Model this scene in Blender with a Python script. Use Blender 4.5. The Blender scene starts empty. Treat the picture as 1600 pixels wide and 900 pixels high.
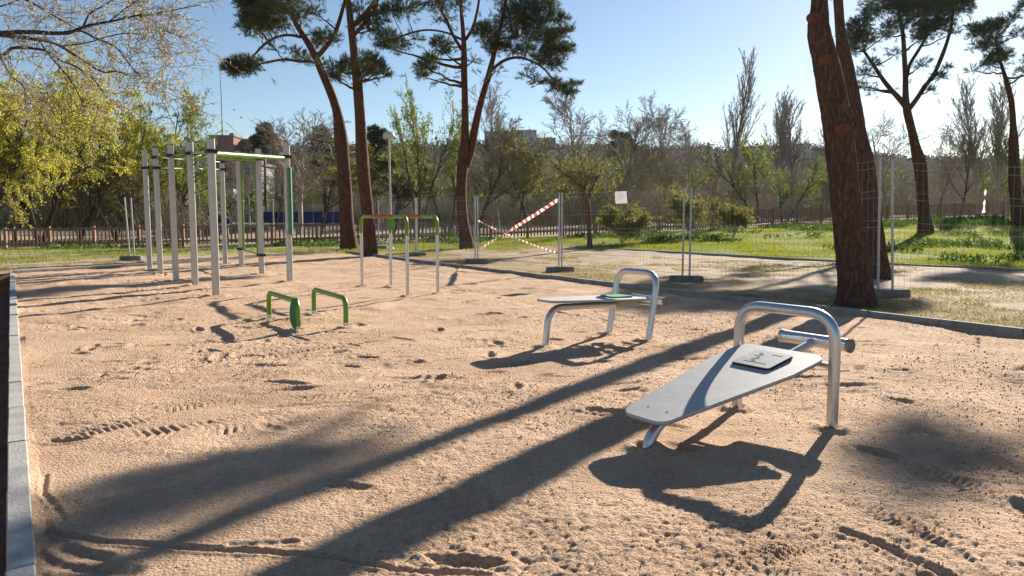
import bpy, bmesh, math, random
import numpy as np
from mathutils import Vector

# ------------------------------------------------------------------ camera, sky, sun, exposure
SC = bpy.context.scene
COL = SC.collection
F, HZ, CAMH = 1180.0, 340.0, 1.4
PITCH = math.atan((450.0 - HZ) / F)
cam_d = bpy.data.cameras.new('camera')
cam_d.sensor_width = 36.0
cam_d.lens = 36.0 * F / 1600.0
cam_d.clip_start = 0.05
cam_d.clip_end = 6000.0
cam = bpy.data.objects.new('camera', cam_d)
cam.location = (0, 0, CAMH)
cam.rotation_euler = (math.radians(90) - PITCH, 0, 0)
COL.objects.link(cam)
SC.camera = cam

SUN_EL = math.radians(21.5)
SUN_AZ = math.atan2(0.615, 1.0)            # clockwise from +Y
world = bpy.data.worlds.new('World')
SC.world = world
world.use_nodes = True
wn = world.node_tree
wn.nodes.clear()
sky = wn.nodes.new('ShaderNodeTexSky')
sky.sky_type = 'NISHITA'
sky.sun_disc = False
sky.sun_elevation = SUN_EL
sky.sun_rotation = SUN_AZ
sky.altitude = 600
sky.air_density = 1.0
sky.dust_density = 0.25
sky.ozone_density = 2.2
bg = wn.nodes.new('ShaderNodeBackground')
bg.inputs['Strength'].default_value = 0.051
wo = wn.nodes.new('ShaderNodeOutputWorld')
wn.links.new(sky.outputs[0], bg.inputs['Color'])
wn.links.new(bg.outputs[0], wo.inputs['Surface'])

sun_d = bpy.data.lights.new('sun', 'SUN')
sun_d.energy = 5.0
sun_d.angle = math.radians(0.53)
sun_d.color = (1.0, 0.91, 0.78)
sun = bpy.data.objects.new('sun', sun_d)
TO_SUN = Vector((math.sin(SUN_AZ) * math.cos(SUN_EL), math.cos(SUN_AZ) * math.cos(SUN_EL), math.sin(SUN_EL)))
sun.rotation_euler = (-TO_SUN).to_track_quat('-Z', 'Y').to_euler()
sun.location = (30, 40, 60)
COL.objects.link(sun)

SC.view_settings.view_transform = 'Standard'
SC.view_settings.look = 'None'
SC.view_settings.gamma = 1.0
SC.view_settings.exposure = 1.22
SC.view_settings.use_curve_mapping = False
SC.cycles.max_bounces = 6
SC.cycles.transparent_max_bounces = 8

rng = np.random.default_rng(7)
R = math.radians

# ------------------------------------------------------------------ terrain
def sstep(t):
    t = np.clip(t, 0, 1)
    return t * t * (3 - 2 * t)

def H(x, y):
    """height of the ground"""
    x = np.asarray(x, float); y = np.asarray(y, float)
    base = 0.43 + 0.026 * np.clip(x, -30, 45)
    s = sstep((y - 20) / 30)
    far = sstep((y - 60) / 16)
    z = s * (base * (1 - far) + (0.80 + 0.022 * np.clip(x, 0, 45)) * far)
    return z

def ray(u, v):
    cx = (u - 800.0) / F
    cy = (450.0 - v) / F
    c, s = math.cos(PITCH), math.sin(PITCH)
    dx, dy, dz = cx, c + cy * s, -s + cy * c
    return dx / dy, dz / dy

def at(u, v, D):
    a, b = ray(u, v)
    return Vector((a * D, D, CAMH + b * D))

def gnd(u, v):
    """ground point seen at photo pixel u, v: used once to survey the place"""
    a, b = ray(u, v)
    d = 2.0
    while d < 400:
        if CAMH + b * d <= float(H(a * d, d)):
            break
        d += 0.02
    return Vector((a * d, d, float(H(a * d, d))))

# ------------------------------------------------------------------ noise
def _hash(ix, iy, seed):
    n = (ix * 374761393 + iy * 668265263 + seed * 974634777) & 0xFFFFFFFF
    n = ((n ^ (n >> 13)) * 1274126177) & 0xFFFFFFFF
    n = n ^ (n >> 16)
    return (n & 0xFFFF).astype(np.float64) / 65535.0

def vnoise(x, y, seed=0):
    x = np.asarray(x, float); y = np.asarray(y, float)
    fx = np.floor(x); fy = np.floor(y)
    ix = fx.astype(np.int64); iy = fy.astype(np.int64)
    tx = x - fx; ty = y - fy
    tx = tx * tx * (3 - 2 * tx); ty = ty * ty * (3 - 2 * ty)
    a = _hash(ix, iy, seed); b = _hash(ix + 1, iy, seed)
    c = _hash(ix, iy + 1, seed); d = _hash(ix + 1, iy + 1, seed)
    return (a + (b - a) * tx) * (1 - ty) + (c + (d - c) * tx) * ty - 0.5

def domes(x, y, seed=0):
    """rounded clods packed side by side, 0..1, one per unit cell"""
    fx = np.floor(x).astype(np.int64); fy = np.floor(y).astype(np.int64)
    best = np.zeros(np.shape(x))
    for dx in (-1, 0, 1):
        for dy in (-1, 0, 1):
            ix = fx + dx; iy = fy + dy
            px = ix + _hash(ix, iy, seed); py = iy + _hash(ix, iy, seed + 7)
            r = 0.45 + 0.5 * _hash(ix, iy, seed + 13)
            d2 = ((x - px) ** 2 + (y - py) ** 2) / (r * r)
            best = np.maximum(best, np.sqrt(np.clip(1 - d2, 0, 1)) * (r + 0.1))
    return best

# ------------------------------------------------------------------ materials
MATS = {}
def mat(name, col, rough=0.6, metal=0.0, var=0.0, vscale=8.0, bump=0.0, bscale=30.0, col2=None, trans=0.0, spec=0.5, detail=4.0, stretch=None):
    if name in MATS:
        return MATS[name]
    m = bpy.data.materials.new(name)
    m.use_nodes = True
    nt = m.node_tree
    nt.nodes.clear()
    out = nt.nodes.new('ShaderNodeOutputMaterial')
    p = nt.nodes.new('ShaderNodeBsdfPrincipled')
    p.inputs['Roughness'].default_value = rough
    p.inputs['Metallic'].default_value = metal
    p.inputs['Specular IOR Level'].default_value = spec
    p.inputs['Base Color'].default_value = (*col, 1)
    geo = nt.nodes.new('ShaderNodeNewGeometry')
    src = geo.outputs['Position']
    if stretch:
        mp = nt.nodes.new('ShaderNodeMapping')
        mp.inputs['Scale'].default_value = stretch
        nt.links.new(src, mp.inputs['Vector'])
        src = mp.outputs[0]
    if var > 0 or col2:
        nz = nt.nodes.new('ShaderNodeTexNoise')
        nz.inputs['Scale'].default_value = vscale
        nz.inputs['Detail'].default_value = detail
        nz.inputs['Roughness'].default_value = 0.65
        nt.links.new(src, nz.inputs['Vector'])
        rp = nt.nodes.new('ShaderNodeValToRGB')
        rp.color_ramp.elements[0].position = 0.32
        rp.color_ramp.elements[1].position = 0.68
        c2 = col2 if col2 else tuple(min(1, c * (1 + var)) for c in col)
        c1 = col if col2 else tuple(c * (1 - var) for c in col)
        rp.color_ramp.elements[0].color = (*c1, 1)
        rp.color_ramp.elements[1].color = (*c2, 1)
        nt.links.new(nz.outputs['Fac'], rp.inputs['Fac'])
        nt.links.new(rp.outputs['Color'], p.inputs['Base Color'])
        csock = rp.outputs['Color']
    else:
        csock = None
    if bump > 0:
        nb = nt.nodes.new('ShaderNodeTexNoise')
        nb.inputs['Scale'].default_value = bscale
        nb.inputs['Detail'].default_value = 5
        nt.links.new(src, nb.inputs['Vector'])
        bp = nt.nodes.new('ShaderNodeBump')
        bp.inputs['Strength'].default_value = 1.0
        bp.inputs['Distance'].default_value = bump
        nt.links.new(nb.outputs['Fac'], bp.inputs['Height'])
        nt.links.new(bp.outputs[0], p.inputs['Normal'])
    if trans > 0:
        t = nt.nodes.new('ShaderNodeBsdfTranslucent')
        t.inputs['Color'].default_value = (*[min(1, c * 1.3) for c in col], 1)
        if csock:
            nt.links.new(csock, t.inputs['Color'])
        mx = nt.nodes.new('ShaderNodeMixShader')
        mx.inputs[0].default_value = trans
        nt.links.new(p.outputs[0], mx.inputs[1])
        nt.links.new(t.outputs[0], mx.inputs[2])
        nt.links.new(mx.outputs[0], out.inputs['Surface'])
    else:
        nt.links.new(p.outputs[0], out.inputs['Surface'])
    MATS[name] = m
    return m

def new_nodes(name):
    m = bpy.data.materials.new(name)
    m.use_nodes = True
    nt = m.node_tree
    nt.nodes.clear()
    out = nt.nodes.new('ShaderNodeOutputMaterial')
    p = nt.nodes.new('ShaderNodeBsdfPrincipled')
    nt.links.new(p.outputs[0], out.inputs['Surface'])
    geo = nt.nodes.new('ShaderNodeNewGeometry')
    MATS[name] = m
    return m, nt, p, geo.outputs['Position']

def noise_node(nt, pos, scale, detail=5, rough=0.6):
    n = nt.nodes.new('ShaderNodeTexNoise')
    n.inputs['Scale'].default_value = scale
    n.inputs['Detail'].default_value = detail
    n.inputs['Roughness'].default_value = rough
    nt.links.new(pos, n.inputs['Vector'])
    return n.outputs['Fac']

def ramp(nt, fac, stops):
    r = nt.nodes.new('ShaderNodeValToRGB')
    els = r.color_ramp.elements
    while len(els) < len(stops):
        els.new(0.5)
    for e, (p, c) in zip(els, stops):
        e.position = p
        e.color = (*c, 1)
    nt.links.new(fac, r.inputs['Fac'])
    return r.outputs['Color']

def mixc(nt, fac, a, b):
    m = nt.nodes.new('ShaderNodeMix')
    m.data_type = 'RGBA'
    nt.links.new(fac, m.inputs[0])
    nt.links.new(a, m.inputs[6])
    nt.links.new(b, m.inputs[7])
    return m.outputs[2]

def math_node(nt, op, a, b):
    m = nt.nodes.new('ShaderNodeMath')
    m.operation = op
    for i, s in enumerate((a, b)):
        if isinstance(s, (int, float)):
            m.inputs[i].default_value = s
        else:
            nt.links.new(s, m.inputs[i])
    m.use_clamp = False
    return m.outputs[0]

def sand_material():
    m, nt, p, pos = new_nodes('sand')
    c0 = ramp(nt, noise_node(nt, pos, 0.8, 6, 0.7), [(0.28, (0.50, 0.328, 0.215)), (0.5, (0.64, 0.435, 0.295)), (0.72, (0.70, 0.495, 0.348))])
    cs = ramp(nt, noise_node(nt, pos, 26, 6, 0.85), [(0.34, (0.55, 0.49, 0.45)), (0.48, (1, 1, 1)), (0.75, (1.10, 1.09, 1.08))])
    m0 = nt.nodes.new('ShaderNodeMix'); m0.data_type = 'RGBA'; m0.blend_type = 'MULTIPLY'
    m0.inputs[0].default_value = 0.75
    nt.links.new(c0, m0.inputs[6]); nt.links.new(cs, m0.inputs[7])
    c1 = m0.outputs[2]
    c2 = ramp(nt, noise_node(nt, pos, 110, 3, 0.7), [(0.28, (0.50, 0.45, 0.42)), (0.45, (1, 1, 1)), (0.8, (1.12, 1.1, 1.08))])
    mm = nt.nodes.new('ShaderNodeMix'); mm.data_type = 'RGBA'; mm.blend_type = 'MULTIPLY'
    mm.inputs[0].default_value = 0.85
    nt.links.new(c1, mm.inputs[6]); nt.links.new(c2, mm.inputs[7])
    nt.links.new(mm.outputs[2], p.inputs['Base Color'])
    p.inputs['Roughness'].default_value = 0.95
    p.inputs['Specular IOR Level'].default_value = 0.15
    vo = nt.nodes.new('ShaderNodeTexVoronoi'); vo.inputs['Scale'].default_value = 62.0
    vo.inputs['Randomness'].default_value = 1.0
    nt.links.new(pos, vo.inputs['Vector'])
    h = math_node(nt, 'ADD', math_node(nt, 'MULTIPLY', vo.outputs['Distance'], -0.55), math_node(nt, 'MULTIPLY', noise_node(nt, pos, 55, 6, 0.8), 0.9))
    b = nt.nodes.new('ShaderNodeBump')
    h = math_node(nt, 'MULTIPLY', h, math_node(nt, 'ADD', math_node(nt, 'MULTIPLY', noise_node(nt, pos, 1.1, 4, 0.7), 2.0), -0.15))
    b.inputs['Distance'].default_value = 0.026
    b.inputs['Strength'].default_value = 1.0
    nt.links.new(h, b.inputs['Height'])
    nt.links.new(b.outputs[0], p.inputs['Normal'])
    return m

def ground_material():
    m, nt, p, pos = new_nodes('earth_and_turf')
    at_l = nt.nodes.new('ShaderNodeAttribute'); at_l.attribute_name = 'lawn'
    at_d = nt.nodes.new('ShaderNodeAttribute'); at_d.attribute_name = 'dry'
    at_r = nt.nodes.new('ShaderNodeAttribute'); at_r.attribute_name = 'road'
    dirt = ramp(nt, noise_node(nt, pos, 1.7, 6, 0.7), [(0.3, (0.31, 0.225, 0.15)), (0.55, (0.45, 0.35, 0.255)), (0.75, (0.55, 0.455, 0.355))])
    dry = ramp(nt, noise_node(nt, pos, 9, 6, 0.75), [(0.3, (0.19, 0.13, 0.075)), (0.55, (0.34, 0.245, 0.135)), (0.75, (0.30, 0.25, 0.11))])
    lawn = ramp(nt, noise_node(nt, pos, 3.0, 6, 0.7), [(0.3, (0.085, 0.12, 0.022)), (0.6, (0.17, 0.20, 0.035)), (0.8, (0.25, 0.23, 0.06))])
    road = ramp(nt, noise_node(nt, pos, 6.0, 5, 0.7), [(0.3, (0.10, 0.10, 0.105)), (0.7, (0.16, 0.16, 0.165))])
    nz = math_node(nt, 'SUBTRACT', noise_node(nt, pos, 1.1, 6, 0.75), 0.5)
    def edge(a):
        s = math_node(nt, 'ADD', a.outputs['Fac'], math_node(nt, 'MULTIPLY', nz, 1.6))
        r = nt.nodes.new('ShaderNodeMapRange')
        r.inputs[1].default_value = 0.40; r.inputs[2].default_value = 0.62
        nt.links.new(s, r.inputs[0])
        return r.outputs[0]
    c = mixc(nt, edge(at_d), dirt, dry)
    c = mixc(nt, edge(at_l), c, lawn)
    c = mixc(nt, at_r.outputs['Fac'], c, road)
    nt.links.new(c, p.inputs['Base Color'])
    p.inputs['Roughness'].default_value = 0.95
    p.inputs['Specular IOR Level'].default_value = 0.1
    b = nt.nodes.new('ShaderNodeBump')
    b.inputs['Distance'].default_value = 0.03
    b.inputs['Strength'].default_value = 0.8
    nt.links.new(noise_node(nt, pos, 14, 7, 0.7), b.inputs['Height'])
    nt.links.new(b.outputs[0], p.inputs['Normal'])
    return m

def bark_material(name, c_dark, c_mid, c_pale, hv=18.0):
    m, nt, p, pos = new_nodes(name)
    mp = nt.nodes.new('ShaderNodeMapping')
    mp.inputs['Scale'].default_value = (1, 1, 0.2)
    nt.links.new(pos, mp.inputs['Vector'])
    v = nt.nodes.new('ShaderNodeTexVoronoi')
    v.feature = 'DISTANCE_TO_EDGE'
    v.inputs['Scale'].default_value = hv
    warp = nt.nodes.new('ShaderNodeMixRGB'); warp.blend_type = 'ADD'; warp.inputs[0].default_value = 0.06
    wn_ = nt.nodes.new('ShaderNodeTexNoise'); wn_.inputs['Scale'].default_value = 12.0
    nt.links.new(pos, wn_.inputs['Vector'])
    nt.links.new(mp.outputs[0], warp.inputs[1]); nt.links.new(wn_.outputs['Color'], warp.inputs[2])
    nt.links.new(warp.outputs[0], v.inputs['Vector'])
    n = noise_node(nt, mp.outputs[0], hv * 1.3, 7, 0.75)
    edge = nt.nodes.new('ShaderNodeMapRange')
    edge.inputs[1].default_value = 0.0; edge.inputs[2].default_value = 0.22
    nt.links.new(v.outputs['Distance'], edge.inputs[0])
    f = math_node(nt, 'MULTIPLY', math_node(nt, 'ADD', math_node(nt, 'MULTIPLY', edge.outputs[0], 0.4), 0.6), n)
    c = ramp(nt, f, [(0.18, c_dark), (0.42, c_mid), (0.68, c_pale)])  # bark's own tones: darker along plate edges, paler away from them
    nt.links.new(c, p.inputs['Base Color'])
    p.inputs['Roughness'].default_value = 0.9
    p.inputs['Specular IOR Level'].default_value = 0.2
    b = nt.nodes.new('ShaderNodeBump')
    b.inputs['Distance'].default_value = 0.035
    b.inputs['Strength'].default_value = 0.9
    nt.links.new(f, b.inputs['Height'])
    nt.links.new(b.outputs[0], p.inputs['Normal'])
    return m

M_SAND = sand_material()
M_GROUND = ground_material()
M_BARK = bark_material('pine_bark', (0.026, 0.016, 0.013), (0.10, 0.057, 0.042), (0.19, 0.105, 0.075))
M_BARK_FAR = bark_material('pine_bark_upper', (0.034, 0.017, 0.012), (0.11, 0.052, 0.034), (0.20, 0.088, 0.052), 12.0)
M_STEEL = mat('brushed_steel', (0.56, 0.57, 0.58), 0.34, 0.85, var=0.08, vscale=25, bump=0.0006, bscale=60)
M_ALU = mat('anodised_post', (0.50, 0.49, 0.465), 0.42, 0.5, var=0.06, vscale=6)
M_GALV = mat('galvanised_tube', (0.43, 0.44, 0.45), 0.5, 0.6, var=0.12, vscale=9)
M_WIRE = mat('galvanised_wire', (0.42, 0.42, 0.42), 0.5, 0.5)
M_GREEN = mat('lime_green_paint', (0.15, 0.27, 0.02), 0.38, 0.0, var=0.10, vscale=7)
M_DGREEN = mat('dark_green_panel', (0.015, 0.17, 0.065), 0.45, 0.0, var=0.12, vscale=9)
M_BGREEN = mat('bright_green_panel', (0.06, 0.26, 0.04), 0.45)
M_BLACK = mat('black_plastic', (0.014, 0.014, 0.015), 0.5, 0.0, var=0.2)
M_BOARD = mat('grey_bench_board', (0.40, 0.395, 0.395), 0.55, 0.0, var=0.11, vscale=9, detail=9, bump=0.0008, bscale=400)
M_CONC = mat('concrete', (0.36, 0.345, 0.325), 0.9, 0.0, var=0.22, vscale=5, bump=0.004, bscale=70)
M_CONCD = mat('dark_concrete', (0.20, 0.185, 0.17), 0.92, 0.0, var=0.25, vscale=7, bump=0.006, bscale=60)
M_WOOD = mat('weathered_brown_wood', (0.31, 0.17, 0.098), 0.85, 0.0, var=0.35, vscale=6, bump=0.006, bscale=40, stretch=(1, 1, 0.25))
M_RUST = mat('terracotta_grip', (0.33, 0.105, 0.035), 0.6, 0.0, var=0.15)
M_TWIG = mat('grey_twig', (0.22, 0.185, 0.155), 0.9, 0, col2=(0.38, 0.33, 0.28), vscale=0.35)
M_TWIGB = mat('brown_twig', (0.15, 0.115, 0.085), 0.9, 0, col2=(0.27, 0.215, 0.16), vscale=0.3)
M_DTRUNK = mat('dark_bark', (0.055, 0.042, 0.033), 0.95, 0, var=0.4, vscale=5, bump=0.02, bscale=14)
M_NEEDLE = mat('pine_needles', (0.030, 0.055, 0.020), 0.6, 0, col2=(0.085, 0.105, 0.040), vscale=1.3, trans=0.25)
M_NEEDLEB = mat('pine_needles_blue', (0.028, 0.060, 0.028), 0.6, 0, col2=(0.065, 0.10, 0.042), vscale=1.3, trans=0.25)
M_YLEAF = mat('yellow_green_leaves', (0.33, 0.34, 0.034), 0.6, 0, col2=(0.54, 0.49, 0.07), vscale=0.6, trans=0.62)
M_GLEAF = mat('spring_green_leaves', (0.13, 0.19, 0.030), 0.6, 0, col2=(0.24, 0.27, 0.050), vscale=0.8, trans=0.5)
M_OLEAF = mat('olive_leaves', (0.15, 0.16, 0.032), 0.6, 0, col2=(0.28, 0.26, 0.055), vscale=0.9, trans=0.5)
M_CATKIN = mat('pale_catkins', (0.40, 0.33, 0.12), 0.7, 0, col2=(0.55, 0.48, 0.30), vscale=1.2, trans=0.45)
M_GRASS = mat('grass_blades', (0.165, 0.205, 0.018), 0.6, 0, col2=(0.31, 0.31, 0.035), vscale=0.7, trans=0.55)
M_WEED = mat('weed_leaves', (0.045, 0.098, 0.012), 0.6, 0, col2=(0.105, 0.165, 0.024), vscale=1.1, trans=0.4)
M_STRAW = mat('dry_grass_blades', (0.26, 0.20, 0.07), 0.8, 0, col2=(0.34, 0.31, 0.10), vscale=0.9, trans=0.4)
M_WHITE = mat('white_paint', (0.74, 0.74, 0.72), 0.6, 0, var=0.05)
M_RED = mat('tape_red', (0.40, 0.085, 0.06), 0.5, 0, trans=0.35)
M_TWHITE = mat('tape_white', (0.78, 0.76, 0.72), 0.5, 0, trans=0.35)
M_GLASS = mat('dark_window_glass', (0.02, 0.024, 0.03), 0.12, 0.0)
M_TYRE = mat('tyre_rubber', (0.015, 0.015, 0.016), 0.85)
M_THICKET = mat('thicket_twigs', (0.27, 0.22, 0.178), 0.95, 0, col2=(0.46, 0.385, 0.31), vscale=0.16, detail=3)
M_THICKETG = mat('thicket_olive', (0.20, 0.18, 0.09), 0.95, 0, col2=(0.34, 0.30, 0.16), vscale=0.16, detail=3)

# ------------------------------------------------------------------ mesh builder
class G:
    def __init__(self):
        self.v = []; self.f3 = []; self.f4 = []; self.m3 = []; self.m4 = []; self.s3 = []; self.s4 = []; self.n = 0
    def add(self, v, f, mi=0, smooth=True):
        v = np.asarray(v, float).reshape(-1, 3)
        f = np.asarray(f, dtype=np.int64)
        if f.size:
            if f.shape[1] == 3:
                self.f3.append(f + self.n); self.m3.append(np.full(len(f), mi)); self.s3.append(np.full(len(f), smooth))
            else:
                self.f4.append(f + self.n); self.m4.append(np.full(len(f), mi)); self.s4.append(np.full(len(f), smooth))
        self.v.append(v); self.n += len(v)
    def mesh(self, name, mats, off=(0, 0, 0)):
        me = bpy.data.meshes.new(name)
        V = np.concatenate(self.v) - np.asarray(off, float)
        f3 = np.concatenate(self.f3) if self.f3 else np.zeros((0, 3), np.int64)
        f4 = np.concatenate(self.f4) if self.f4 else np.zeros((0, 4), np.int64)
        me.vertices.add(len(V)); me.vertices.foreach_set('co', V.astype(np.float32).ravel())
        loops = np.concatenate([f3.ravel(), f4.ravel()]).astype(np.int32)
        me.loops.add(len(loops)); me.loops.foreach_set('vertex_index', loops)
        nf = len(f3) + len(f4)
        starts = np.concatenate([np.arange(len(f3)) * 3, len(f3) * 3 + np.arange(len(f4)) * 4]).astype(np.int32)
        me.polygons.add(nf)
        me.polygons.foreach_set('loop_start', starts)
        mi = np.concatenate(self.m3 + self.m4).astype(np.int32)
        sm = np.concatenate(self.s3 + self.s4).astype(bool)
        me.polygons.foreach_set('material_index', mi)
        me.polygons.foreach_set('use_smooth', sm)
        for m in (mats if isinstance(mats, (list, tuple)) else [mats]):
            me.materials.append(m)
        me.update(calc_edges=True)
        me.validate()
        return me
    def build(self, name, mats, parent=None):
        off = (0, 0, 0)
        if parent is not None:
            off = wloc(parent)
        o = bpy.data.objects.new(name, self.mesh(name, mats, off))
        COL.objects.link(o)
        if parent is not None:
            o.parent = parent
        return o
    # ---- shapes
    def tube(self, path, radii, n=10, cap=True, mi=0):
        P = np.asarray([tuple(p) for p in path], float)
        m = len(P)
        Rr = np.full(m, radii) if np.isscalar(radii) else np.asarray(radii, float)
        T = np.gradient(P, axis=0)
        T /= np.linalg.norm(T, axis=1)[:, None] + 1e-9
        up = np.array([0, 0, 1.0]) if abs(T[0, 2]) < 0.9 else np.array([1.0, 0, 0])
        u = np.cross(T[0], up); u /= np.linalg.norm(u)
        rings = []
        a = np.arange(n) / n * 2 * np.pi
        for i in range(m):
            u = u - T[i] * np.dot(u, T[i]); u /= np.linalg.norm(u) + 1e-9
            w = np.cross(T[i], u)
            rings.append(P[i] + Rr[i] * (np.cos(a)[:, None] * u + np.sin(a)[:, None] * w))
        V = np.concatenate(rings)
        i = np.arange(m - 1)[:, None] * n; j = np.arange(n)[None]; k = (j + 1) % n
        f = np.stack([i + j, i + k, i + n + k, i + n + j], -1).reshape(-1, 4)
        self.add(V, f[:, ::-1], mi, True)
        if cap:
            for idx, rv in ((0, rings[0]), (m - 1, rings[-1])):
                vv = np.concatenate([rv, P[idx][None]])
                ff = np.array([[q, (q + 1) % n, n] for q in range(n)])
                self.add(vv, ff if idx == 0 else ff[:, ::-1], mi, False)
        return self
    def segs(self, P0, P1, R0, R1, n=3, mi=0):
        P0 = np.asarray(P0, float); P1 = np.asarray(P1, float)
        m = len(P0)
        if m == 0: return self
        T = P1 - P0; T /= np.linalg.norm(T, axis=1)[:, None] + 1e-9
        up = np.where(np.abs(T[:, 2:3]) < 0.9, np.array([[0, 0, 1.0]]), np.array([[1.0, 0, 0]]))
        u = np.cross(T, up); u /= np.linalg.norm(u, axis=1)[:, None] + 1e-9
        w = np.cross(T, u)
        a = np.arange(n) / n * 2 * np.pi
        ring = np.cos(a)[None, :, None] * u[:, None] + np.sin(a)[None, :, None] * w[:, None]
        A = P0[:, None] + ring * np.asarray(R0)[:, None, None]
        B = P1[:, None] + ring * np.asarray(R1)[:, None, None]
        V = np.concatenate([A, B], 1).reshape(-1, 3)
        i = np.arange(m)[:, None] * 2 * n; j = np.arange(n)[None]; k = (j + 1) % n
        f = np.stack([i + j, i + n + j, i + n + k, i + k], -1).reshape(-1, 4)
        return self.add(V, f, mi, True) or self
    def slivers(self, P0, P1, W, mi=0, rg=rng):
        """thin single triangles from P0 to P1"""
        P0 = np.asarray(P0, float); P1 = np.asarray(P1, float)
        m = len(P0)
        if m == 0: return self
        T = P1 - P0
        rn = rg.normal(size=(m, 3))
        s = np.cross(T, rn); s /= np.linalg.norm(s, axis=1)[:, None] + 1e-9
        s *= (np.asarray(W) * 0.5).reshape(-1, 1)
        V = np.stack([P0 - s, P0 + s, P1], 1).reshape(-1, 3)
        self.add(V, np.arange(m * 3).reshape(-1, 3), mi, False)
        return self
    def leaves(self, P, L, W, mi=0, rg=rng, up=0.3):
        """four-cornered leaves at points P"""
        P = np.asarray(P, float); m = len(P)
        if m == 0: return self
        d = rg.normal(size=(m, 3)); d[:, 2] += up
        d /= np.linalg.norm(d, axis=1)[:, None]
        rn = rg.normal(size=(m, 3))
        s = np.cross(d, rn); s /= np.linalg.norm(s, axis=1)[:, None] + 1e-9
        sc = rg.uniform(0.65, 1.35, (m, 1))
        V = np.stack([P, P + d * L * 0.5 * sc + s * W * 0.5 * sc, P + d * L * sc, P + d * L * 0.5 * sc - s * W * 0.5 * sc], 1).reshape(-1, 3)
        self.add(V, np.arange(m * 4).reshape(-1, 4), mi, False)
        return self
    def box(self, c, size, rz=0.0, mi=0, tilt=None):
        sx, sy, sz = [s / 2 for s in size]
        v = np.array([[x, y, z] for z in (-sz, sz) for y in (-sy, sy) for x in (-sx, sx)])
        if tilt is not None:
            v = v @ np.asarray(tilt).T
        cz, s_ = math.cos(rz), math.sin(rz)
        v = v @ np.array([[cz, s_, 0], [-s_, cz, 0], [0, 0, 1]])
        f = [[0, 2, 3, 1], [4, 5, 7, 6], [0, 1, 5, 4], [2, 6, 7, 3], [0, 4, 6, 2], [1, 3, 7, 5]]
        self.add(v + np.asarray(tuple(c)), f, mi, False)
        return self
    def cbox(self, c, size, rz=0.0, ch=0.01, mi=0):
        """box with chamfered edges"""
        bm = bmesh.new()
        bmesh.ops.create_cube(bm, size=1.0)
        for q in bm.verts:
            q.co = Vector((q.co.x * size[0], q.co.y * size[1], q.co.z * size[2]))
        bmesh.ops.bevel(bm, geom=bm.edges[:], offset=ch, segments=1, affect='EDGES')
        self.frombm(bm, c, rz, mi)
        return self
    def frombm(self, bm, c=(0, 0, 0), rz=0.0, mi=0, smooth=False):
        bmesh.ops.triangulate(bm, faces=bm.faces[:])
        bm.verts.index_update()
        v = np.array([tuple(q.co) for q in bm.verts])
        f = np.array([[q.index for q in fc.verts] for fc in bm.faces])
        cz, s_ = math.cos(rz), math.sin(rz)
        v = v @ np.array([[cz, s_, 0], [-s_, cz, 0], [0, 0, 1]])
        self.add(v + np.asarray(tuple(c)), f, mi, smooth)
        bm.free()
    def prism(self, prof, frame, h0, h1, mi=0, smooth=False):
        """extrude a 2-d outline (convex) along the third axis of frame (o, ex, ey, ez)"""
        o, ex, ey, ez = [np.asarray(tuple(q), float) for q in frame]
        pr = np.asarray(prof, float); n = len(pr)
        base = o + pr[:, :1] * ex + pr[:, 1:2] * ey
        A = base + ez * h0; B = base + ez * h1
        j = np.arange(n); k = (j + 1) % n
        self.add(np.concatenate([A, B]), np.stack([j, k, n + k, n + j], 1), mi, smooth)
        for ring, flip in ((A, True), (B, False)):
            c = ring.mean(0)
            ff = np.stack([j, k, np.full(n, n)], 1)
            self.add(np.concatenate([ring, c[None]]), ff[:, ::-1] if flip else ff, mi, False)
        return self

def wloc(o):
    p = Vector((0, 0, 0))
    while o is not None:
        p = p + o.location
        o = o.parent
    return tuple(p)

def tag(o, label=None, cat=None, group=None, kind=None):
    if label: o['label'] = label
    if cat: o['category'] = cat
    if group: o['group'] = group
    if kind: o['kind'] = kind
    return o

def thing(name, loc, label, cat, group=None):
    o = bpy.data.objects.new(name, None)
    o.empty_display_size = 0.2
    o.location = tuple(loc)
    COL.objects.link(o)
    return tag(o, label, cat, group)

def bezier_arc(pts, rad, n=6):
    """polyline with rounded corners"""
    pts = [Vector(p) for p in pts]
    out = [pts[0]]
    for i in range(1, len(pts) - 1):
        a, b, c = pts[i - 1], pts[i], pts[i + 1]
        r = rad if np.isscalar(rad) else rad[i - 1]
        d1 = (a - b).normalized(); d2 = (c - b).normalized()
        p1 = b + d1 * r; p2 = b + d2 * r
        for k in range(n + 1):
            t = k / n
            out.append((1 - t) ** 2 * p1 + 2 * t * (1 - t) * b + t * t * p2)
    out.append(pts[-1])
    return out

def round_rect(w, h, r, n=4):
    pts = []
    for cx, cy, a0 in ((w / 2 - r, h / 2 - r, 0), (-w / 2 + r, h / 2 - r, 90), (-w / 2 + r, -h / 2 + r, 180), (w / 2 - r, -h / 2 + r, 270)):
        for k in range(n + 1):
            a = R(a0 + 90 * k / n)
            pts.append((cx + r * math.cos(a), cy + r * math.sin(a)))
    return pts

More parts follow.
